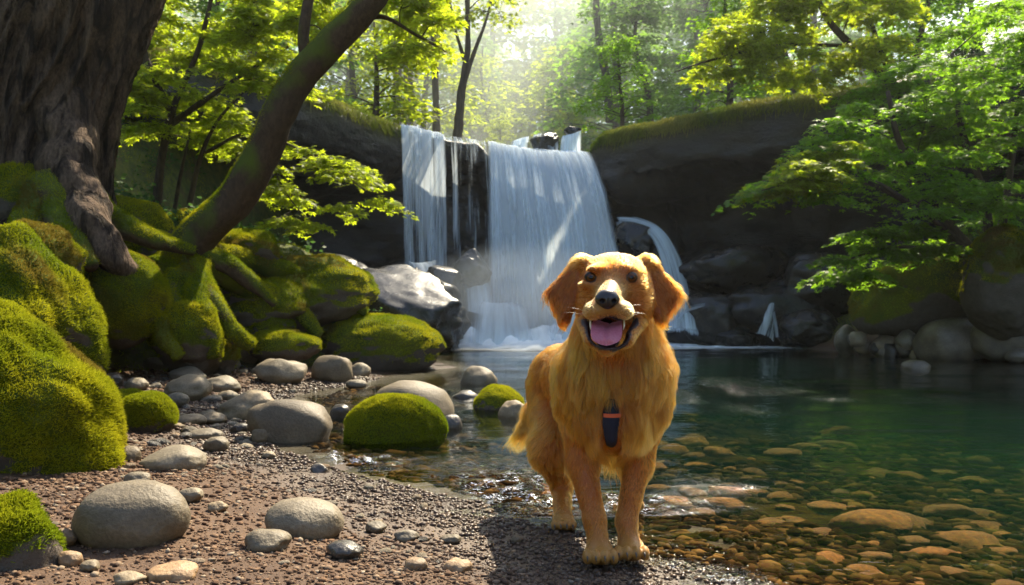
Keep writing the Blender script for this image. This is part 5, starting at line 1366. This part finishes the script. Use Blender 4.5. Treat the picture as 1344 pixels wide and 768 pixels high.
        u_, inv = np.unique(Fc[kp], return_inverse=True)
        sk = np.where((al[u_] < 1.22)[:, None], np.array([.012, .008, .006]), np.array([.26, .075, .012]))
        mk('eyelid', Wl[u_] + e, inv.reshape(-1, 3), M['dog_skin'], ey, attrs={'skin': sk})
    nm = NT('dog_nose'); nn = nm.noise(260, 2, nm.obj()); nm.done(nm.pbr((.018, .013, .013), .32, nm.bump(nn, .35, .002), .5))
    W_, Fc = ico(5); W_ = W_.copy()
    q = W_.copy(); W_ = W_ * np.array([.0295, .022, .0215])
    W_[:, 0] *= 1 - .28 * sstep(.1, -.9, q[:, 2]); W_[:, 2] += .004 * sstep(.3, 1, q[:, 2])
    for sx in (-1, 1):
        dd = np.linalg.norm((W_ - np.array([sx * .0135, -.0185, -.002])) / np.array([.0065, .02, .0055]), axis=1); W_[:, 1] += .012 * sstep(1.15, .3, dd)
    dd = np.abs(W_[:, 0]) / .0018; W_[:, 1] += .003 * sstep(1.2, 0, dd) * (q[:, 1] < -.3) * (q[:, 2] < .2)
    mk('nose', W_ + nose, Fc, nm.m, root)
    tm = NT('dog_tongue'); tp = tm.obj(); tn = tm.noise(220, 2, tp); tm.done(tm.pbr(tm.mix(tn, (.40, .10, .16), (.62, .22, .30)), .38, tm.bump(tn, .25, .002), .5, Subsurface_Weight=.15))
    nu, nv = 25, 30; a = np.linspace(-1, 1, nu)
    mid = spline([P(801, 424, 2.02), P(799, 424, 1.96), P(796.5, 429, 1.90), P(795.5, 443, 1.872), P(795.5, 454, 1.872)], nv); wd = spline(np.c_[[.026, .032, .036, .036, .020, ]], nv)[:, 0]
    tt = np.linspace(0, 1, nv); wd = wd * np.sqrt(np.clip((1.0 - tt) / .16, .0, 1))
    T = nrm(np.gradient(mid, axis=0)); Sx = np.array([1., 0, 0]); U = np.cross(Sx, T); U = nrm(U)
    top = mid[None] + Sx * (a[:, None] * wd[None])[..., None] + U[None] * ((.008 * a[:, None] ** 2 - .004 * np.exp(-(a[:, None] / .12) ** 2)) * np.minimum(wd / .03, 1)[None])[..., None] * -1
    nside = np.where(np.abs(a) < 1, np.sqrt(1 - a ** 2), 0)
    bot = top - U[None] * (nside[:, None] * .009 + .001)[..., None] * -1
    up_ = np.where((U[:, 1] > 0)[None, :, None], -1, 1)
    Vt = np.concatenate([top.reshape(-1, 3), bot.reshape(-1, 3)]); f1 = grid_faces(nu, nv)
    rim = np.array([[j, j + 1, nu * nv + j + 1, nu * nv + j] for j in range(nv - 1)] + [[(nu - 1) * nv + j, (nu - 1) * nv + j + 1, nu * nv + (nu - 1) * nv + j + 1, nu * nv + (nu - 1) * nv + j] for j in range(nv - 1)])
    mk('tongue', Vt, [f1, f1[:, ::-1] + nu * nv, rim], tm.m, root)
    tw = NT('dog_tooth'); tw.done(tw.pbr((.75, .68, .52), .3))
    for sx, py_ in ((775, 428), (819, 427)):
        V_, q_, t_ = tube([P(sx, py_ - 9, 1.905), P(sx, py_ + 1, 1.898), P(sx + (1 if sx < 790 else -1), py_ + 6, 1.9)], [.0028, .002, .0006], 8, 10); mk('tooth', V_, [q_, t_], tw.m, root)
    cm = NT('dog_claw'); cm.done(cm.pbr((.06, .04, .025), .45))
    for cx, cyy, Yp, dxs, q_ in ((788, 727, 2.03, (-17, -6, 6, 17), 1), (829, 722, 2.06, (-17, -6, 6, 17), 1), (740, 686, 2.40, (-12, -4, 4, 12), .9)):
        for k, dx in enumerate(dxs):
            yy = Yp - .045 - (.010 if k in (1, 2) else 0) - .020 * q_; a0 = P(cx + dx, cyy + 5, yy)
            V_, f_, t_ = tube([a0 + [0, .008, .003], a0 + [0, -.003, 0], a0 + [0, -.009, -.008]], [.0030, .0025, .0006], 8, 10); mk('claw', V_, [f_, t_], cm.m, root)
    # ---- harness: a dark chest strap with an orange stripe
    hm = NT('harness_web'); hp = hm.obj(); wv = hm.n('ShaderNodeTexWave', bands_direction='Z'); wv.inputs['Scale'].default_value = 140; hm.l(hp, wv.inputs['Vector'])
    hm.done(hm.pbr((.012, .014, .028), .7, hm.bump(wv.outputs['Fac'], .3, .001), .3))
    om = NT('orange_stripe'); om.done(om.pbr((.62, .10, .03), .6))
    sd = lambda p: W_field(p)
    kd = KDTree(len(V))
    for i, v in enumerate(V): kd.insert(v, i)
    kd.balance()
    me = body.data; VN = np.empty(len(V) * 3, np.float32); me.vertices.foreach_get('normal', VN); VN = VN.reshape(-1, 3)
    flip = np.sign((VN * (V - V.mean(0))).sum()); VN = VN * flip
    def on_front(px_, py_):
        """front-most skin under a photo point"""
        Y = 1.95; qx = 672 + V[:, 0] / V[:, 1] * F; qy = HY - (V[:, 2] - H0) / V[:, 1] * F
        k = np.where((np.abs(qx - px_) < 4) & (np.abs(qy - py_) < 4) & (VN[:, 1] < .3))[0]
        return V[k].min(0)[1] if len(k) else None
    def strap(name, rows, mat, off, th, parent):
        """rows: (px left, px right, py); the strap lies over the coat"""
        ys = [on_front((a + b) / 2, y) or 2.0 for a, b, y in rows]; ys = np.minimum.accumulate(np.array(ys)[::-1])[::-1] if False else np.array(ys)
        ys = np.convolve(np.pad(ys, 1, 'edge'), [.25, .5, .25], 'valid') - off
        L = np.array([P(a, y, Y) for (a, b, y), Y in zip(rows, ys)]); Rr = np.array([P(b, y, Y) for (a, b, y), Y in zip(rows, ys)]); m_ = len(rows); n_ = 9
        L, Rr = spline(L, 20), spline(Rr, 20); u = np.linspace(0, 1, n_)
        fr = L[:, None] + (Rr - L)[:, None] * u[None, :, None]; fr[..., 1] += .012 * (2 * u - 1)[None] ** 2
        bk = fr + np.array([0, th, 0]); Vv = np.concatenate([fr.reshape(-1, 3), bk.reshape(-1, 3)]); g = grid_faces(20, n_); o = 20 * n_
        e = []
        for j in range(19): e += [[j * n_, (j + 1) * n_, o + (j + 1) * n_, o + j * n_], [j * n_ + n_ - 1, o + j * n_ + n_ - 1, o + (j + 1) * n_ + n_ - 1, (j + 1) * n_ + n_ - 1]]
        for i in range(n_ - 1): e += [[i, o + i, o + i + 1, i + 1], [19 * n_ + i, 19 * n_ + i + 1, o + 19 * n_ + i + 1, o + 19 * n_ + i]]
        return mk(name, Vv, [g, g[:, ::-1] + o, np.array(e)], mat, parent)
    har = strap('harness', [(796, 811, 524), (794, 813, 534), (792, 815, 545), (792, 814, 560), (794, 812, 573), (796.5, 810, 585), (799, 808, 596), (802.5, 805, 605)], hm.m, .012, .006, root)
    strap('stripe', [(792.5, 815.5, 543.5), (792.5, 815.5, 545.5), (792.5, 815.5, 547), (792.5, 815.5, 548.5)], om.m, .0135, .002, har)

    # ---- the coat
    sx_ = 672 + V[:, 0] / V[:, 1] * F; sy_ = HY - (V[:, 2] - H0) / V[:, 1] * F
    inst = (sx_ > 789) & (sx_ < 818) & (sy_ > 512) & (sy_ < 606) & (V[:, 1] < 2.2); FL[inst] *= .2
    tri = np.vstack([Q[:, :3], Q[:, [0, 2, 3]]]); A, B_, C_ = V[tri[:, 0]], V[tri[:, 1]], V[tri[:, 2]]
    N_ = np.cross(B_ - A, C_ - A); ar = np.linalg.norm(N_, axis=1) + 1e-12; N_ = N_ / ar[:, None]; N_ = N_ * np.sign((N_ * VN[tri[:, 0]]).sum(1, keepdims=True) + 1e-9)
    cen = (A + B_ + C_) / 3; toc = nrm(np.array([0, 0, H0]) - cen)
    wgt = ar * np.where((N_ * toc).sum(1) > -.35, 1, .25) * (FL[tri].mean(1) > .0012)
    wgt *= np.clip(.026 / (FL[tri].mean(1) + .004), .8, 2.6)
    rr = np.random.RandomState(77); n = 150000
    k = rr.choice(len(tri), n, p=wgt / wgt.sum()); u = rr.rand(n, 1); v = rr.rand(n, 1); fl = u + v > 1; u = np.where(fl, 1 - u, u); v = np.where(fl, 1 - v, v); w_ = 1 - u - v
    ip = lambda X: (X[tri[k, 0]].T * w_[:, 0] + X[tri[k, 1]].T * u[:, 0] + X[tri[k, 2]].T * v[:, 0]).T
    r0 = ip(V); no = nrm(ip(VN)); fd = ip(FD); L = ip(FL[:, None])[:, 0]; lf = ip(FLIFT[:, None])[:, 0]; col = ip(FC)
    tan = fd - no * (fd * no).sum(1, keepdims=True); tan = nrm(tan + .12 * np.stack([fbm(r0 * 14 + s_, 2, 400 + s_) for s_ in (0, 9, 18)], 1))
    # feathering: behind the forelegs, under the belly, on ears and tail edges
    px_ = 672 + r0[:, 0] / r0[:, 1] * F; py_ = HY - (r0[:, 2] - H0) / r0[:, 1] * F
    legs = (py_ > 560) & (r0[:, 1] < 2.35) & (no[:, 1] > .1)
    L = L * np.where(legs & (py_ < 665), 2.0, 1)
    L = L * (.62 + .5 * rr.rand(n)) * (1 + .35 * fbm(r0 * 22, 2, 410))
    L = np.maximum(L, .0018)
    earm = (py_ < 432) & ((px_ < 752) | (px_ > 860)); L = L * np.where(earm & (np.abs(no[:, 1]) < .75), 1.5, 1)
    d0 = nrm(no * (lf + .18 * rr.rand(n))[:, None] + tan * 1.0 + .10 * rr.normal(size=(n, 3)))
    grav = np.array([0, 0, -1.0])
    d1 = nrm(d0 + tan * .35 + grav * (.25 * np.clip(L / .05, 0, 1.4))[:, None] - no * .10); d2 = nrm(d1 + grav * (.25 * np.clip(L / .05, 0, 1.4))[:, None] - no * .18 + .12 * rr.normal(size=(n, 3)))
    wv1, wv2 = (np.stack([fbm(r0 * 26 + s_, 2, 430 + s_) for s_ in o_], 1) for o_ in ((0, 5, 11), (21, 25, 29)))
    d1 = nrm(d1 + .55 * wv1 - no * (.55 * wv1 * no).sum(1, keepdims=True) * .5); d2 = nrm(d2 + .8 * wv2)
    s = (L / 4)[:, None]
    p0 = r0 - no * .001; p1 = p0 + d0 * s; p2 = p1 + nrm(d0 + d1) * s; p3 = p2 + d1 * s; p4 = p3 + d2 * s
    pts = np.stack([p0, p1, p2, p3, p4], 1)
    # locks: pull the tips to the tip of a neighbouring guide
    gi = rr.choice(n, 5200, replace=False); kt = KDTree(len(gi))
    for a_, i in enumerate(gi): kt.insert(r0[i], a_)
    kt.balance(); near = np.array([kt.find(q)[1] for q in r0]); g = gi[near]
    ok = ((no * no[g]).sum(1) > .5) & (np.linalg.norm(r0 - r0[g], axis=1) < .02)
    cl = np.where(ok, (.35 + .45 * rr.rand(n)) * np.clip(L / .03, .15, 1), 0)
    for j, f in ((2, .22), (3, .5), (4, .8)):
        tgt = pts[g, j] + (r0 - r0[g]) * .25
        sc = np.clip(L / np.maximum(L[g], 1e-4), .5, 1.2)[:, None]
        tgt = r0 + (tgt - r0) * np.minimum(sc, 1.1)
        pts[:, j] += (tgt - pts[:, j]) * (cl * f)[:, None]
    g2 = rr.choice(n, 1100, replace=False); kt = KDTree(len(g2))
    for a_, i in enumerate(g2): kt.insert(r0[i], a_)
    kt.balance(); g = g2[np.array([kt.find(q)[1] for q in r0])]
    ok = ((no * no[g]).sum(1) > .4) & (np.linalg.norm(r0 - r0[g], axis=1) < .045)
    cl = np.where(ok, (.25 + .4 * rr.rand(n)) * sstep(.028, .055, L), 0)
    for j, f in ((2, .15), (3, .5), (4, .85)):
        tgt = r0 + (pts[g, j] - r0[g]) + (r0[g] - r0) * .6
        pts[:, j] += (tgt - pts[:, j]) * (cl * f)[:, None]
    # colours: lighter tips on feathering, darker saddle at ears and inner chest
    va = np.clip(.5 + .9 * fbm(r0 * 16, 3, 420), 0, 1)[:, None]
    lock = rr.rand(len(g2))[np.array([kt.find(q)[1] for q in r0])][:, None]; pale = sstep(.5, 1.0, lock) * sstep(.03, .06, L)[:, None]
    col = col * (.62 + .55 * va) * (.85 + .3 * rr.rand(n, 1)) * (.78 + .42 * lock); col = col * (1 - .35 * pale) + PALE * .35 * pale
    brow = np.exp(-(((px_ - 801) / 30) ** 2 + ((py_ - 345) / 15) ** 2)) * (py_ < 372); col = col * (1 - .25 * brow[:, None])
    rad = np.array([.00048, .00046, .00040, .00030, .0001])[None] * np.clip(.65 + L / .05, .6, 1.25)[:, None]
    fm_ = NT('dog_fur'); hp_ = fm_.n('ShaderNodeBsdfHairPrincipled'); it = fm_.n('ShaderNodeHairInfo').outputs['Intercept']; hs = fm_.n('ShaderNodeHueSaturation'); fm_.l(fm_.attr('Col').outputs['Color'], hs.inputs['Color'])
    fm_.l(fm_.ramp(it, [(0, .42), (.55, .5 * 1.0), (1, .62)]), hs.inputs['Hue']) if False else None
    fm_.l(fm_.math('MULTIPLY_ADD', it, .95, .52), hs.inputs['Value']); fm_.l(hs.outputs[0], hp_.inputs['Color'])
    hp_.inputs['IOR'].default_value = 1.42; hp_.inputs['Roughness'].default_value = .36; hp_.inputs['Radial Roughness'].default_value = .45; hp_.inputs['Random Roughness'].default_value = .1
    fm_.done(hp_.outputs[0])
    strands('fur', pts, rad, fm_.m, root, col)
    # whiskers
    wp = []
    for sx, ox in ((-1, 776), (1, 820)):
        for q_ in range(3):
            a0 = P(ox + sx * rr.uniform(0, 10), 405 + rr.uniform(0, 12), 1.885); e = a0 + np.array([sx * rr.uniform(.03, .055), .015, rr.uniform(-.012, .022)]); wp.append([a0, (a0 * 2 + e) / 3 + [0, 0, .003], (a0 + 2 * e) / 3 + [0, 0, .003], e])
    strands('whisker', np.array(wp), np.array([.00018, .00015, .0001, .00006]), fm_.m, root, np.full((len(wp), 3), .8))
build_dog()
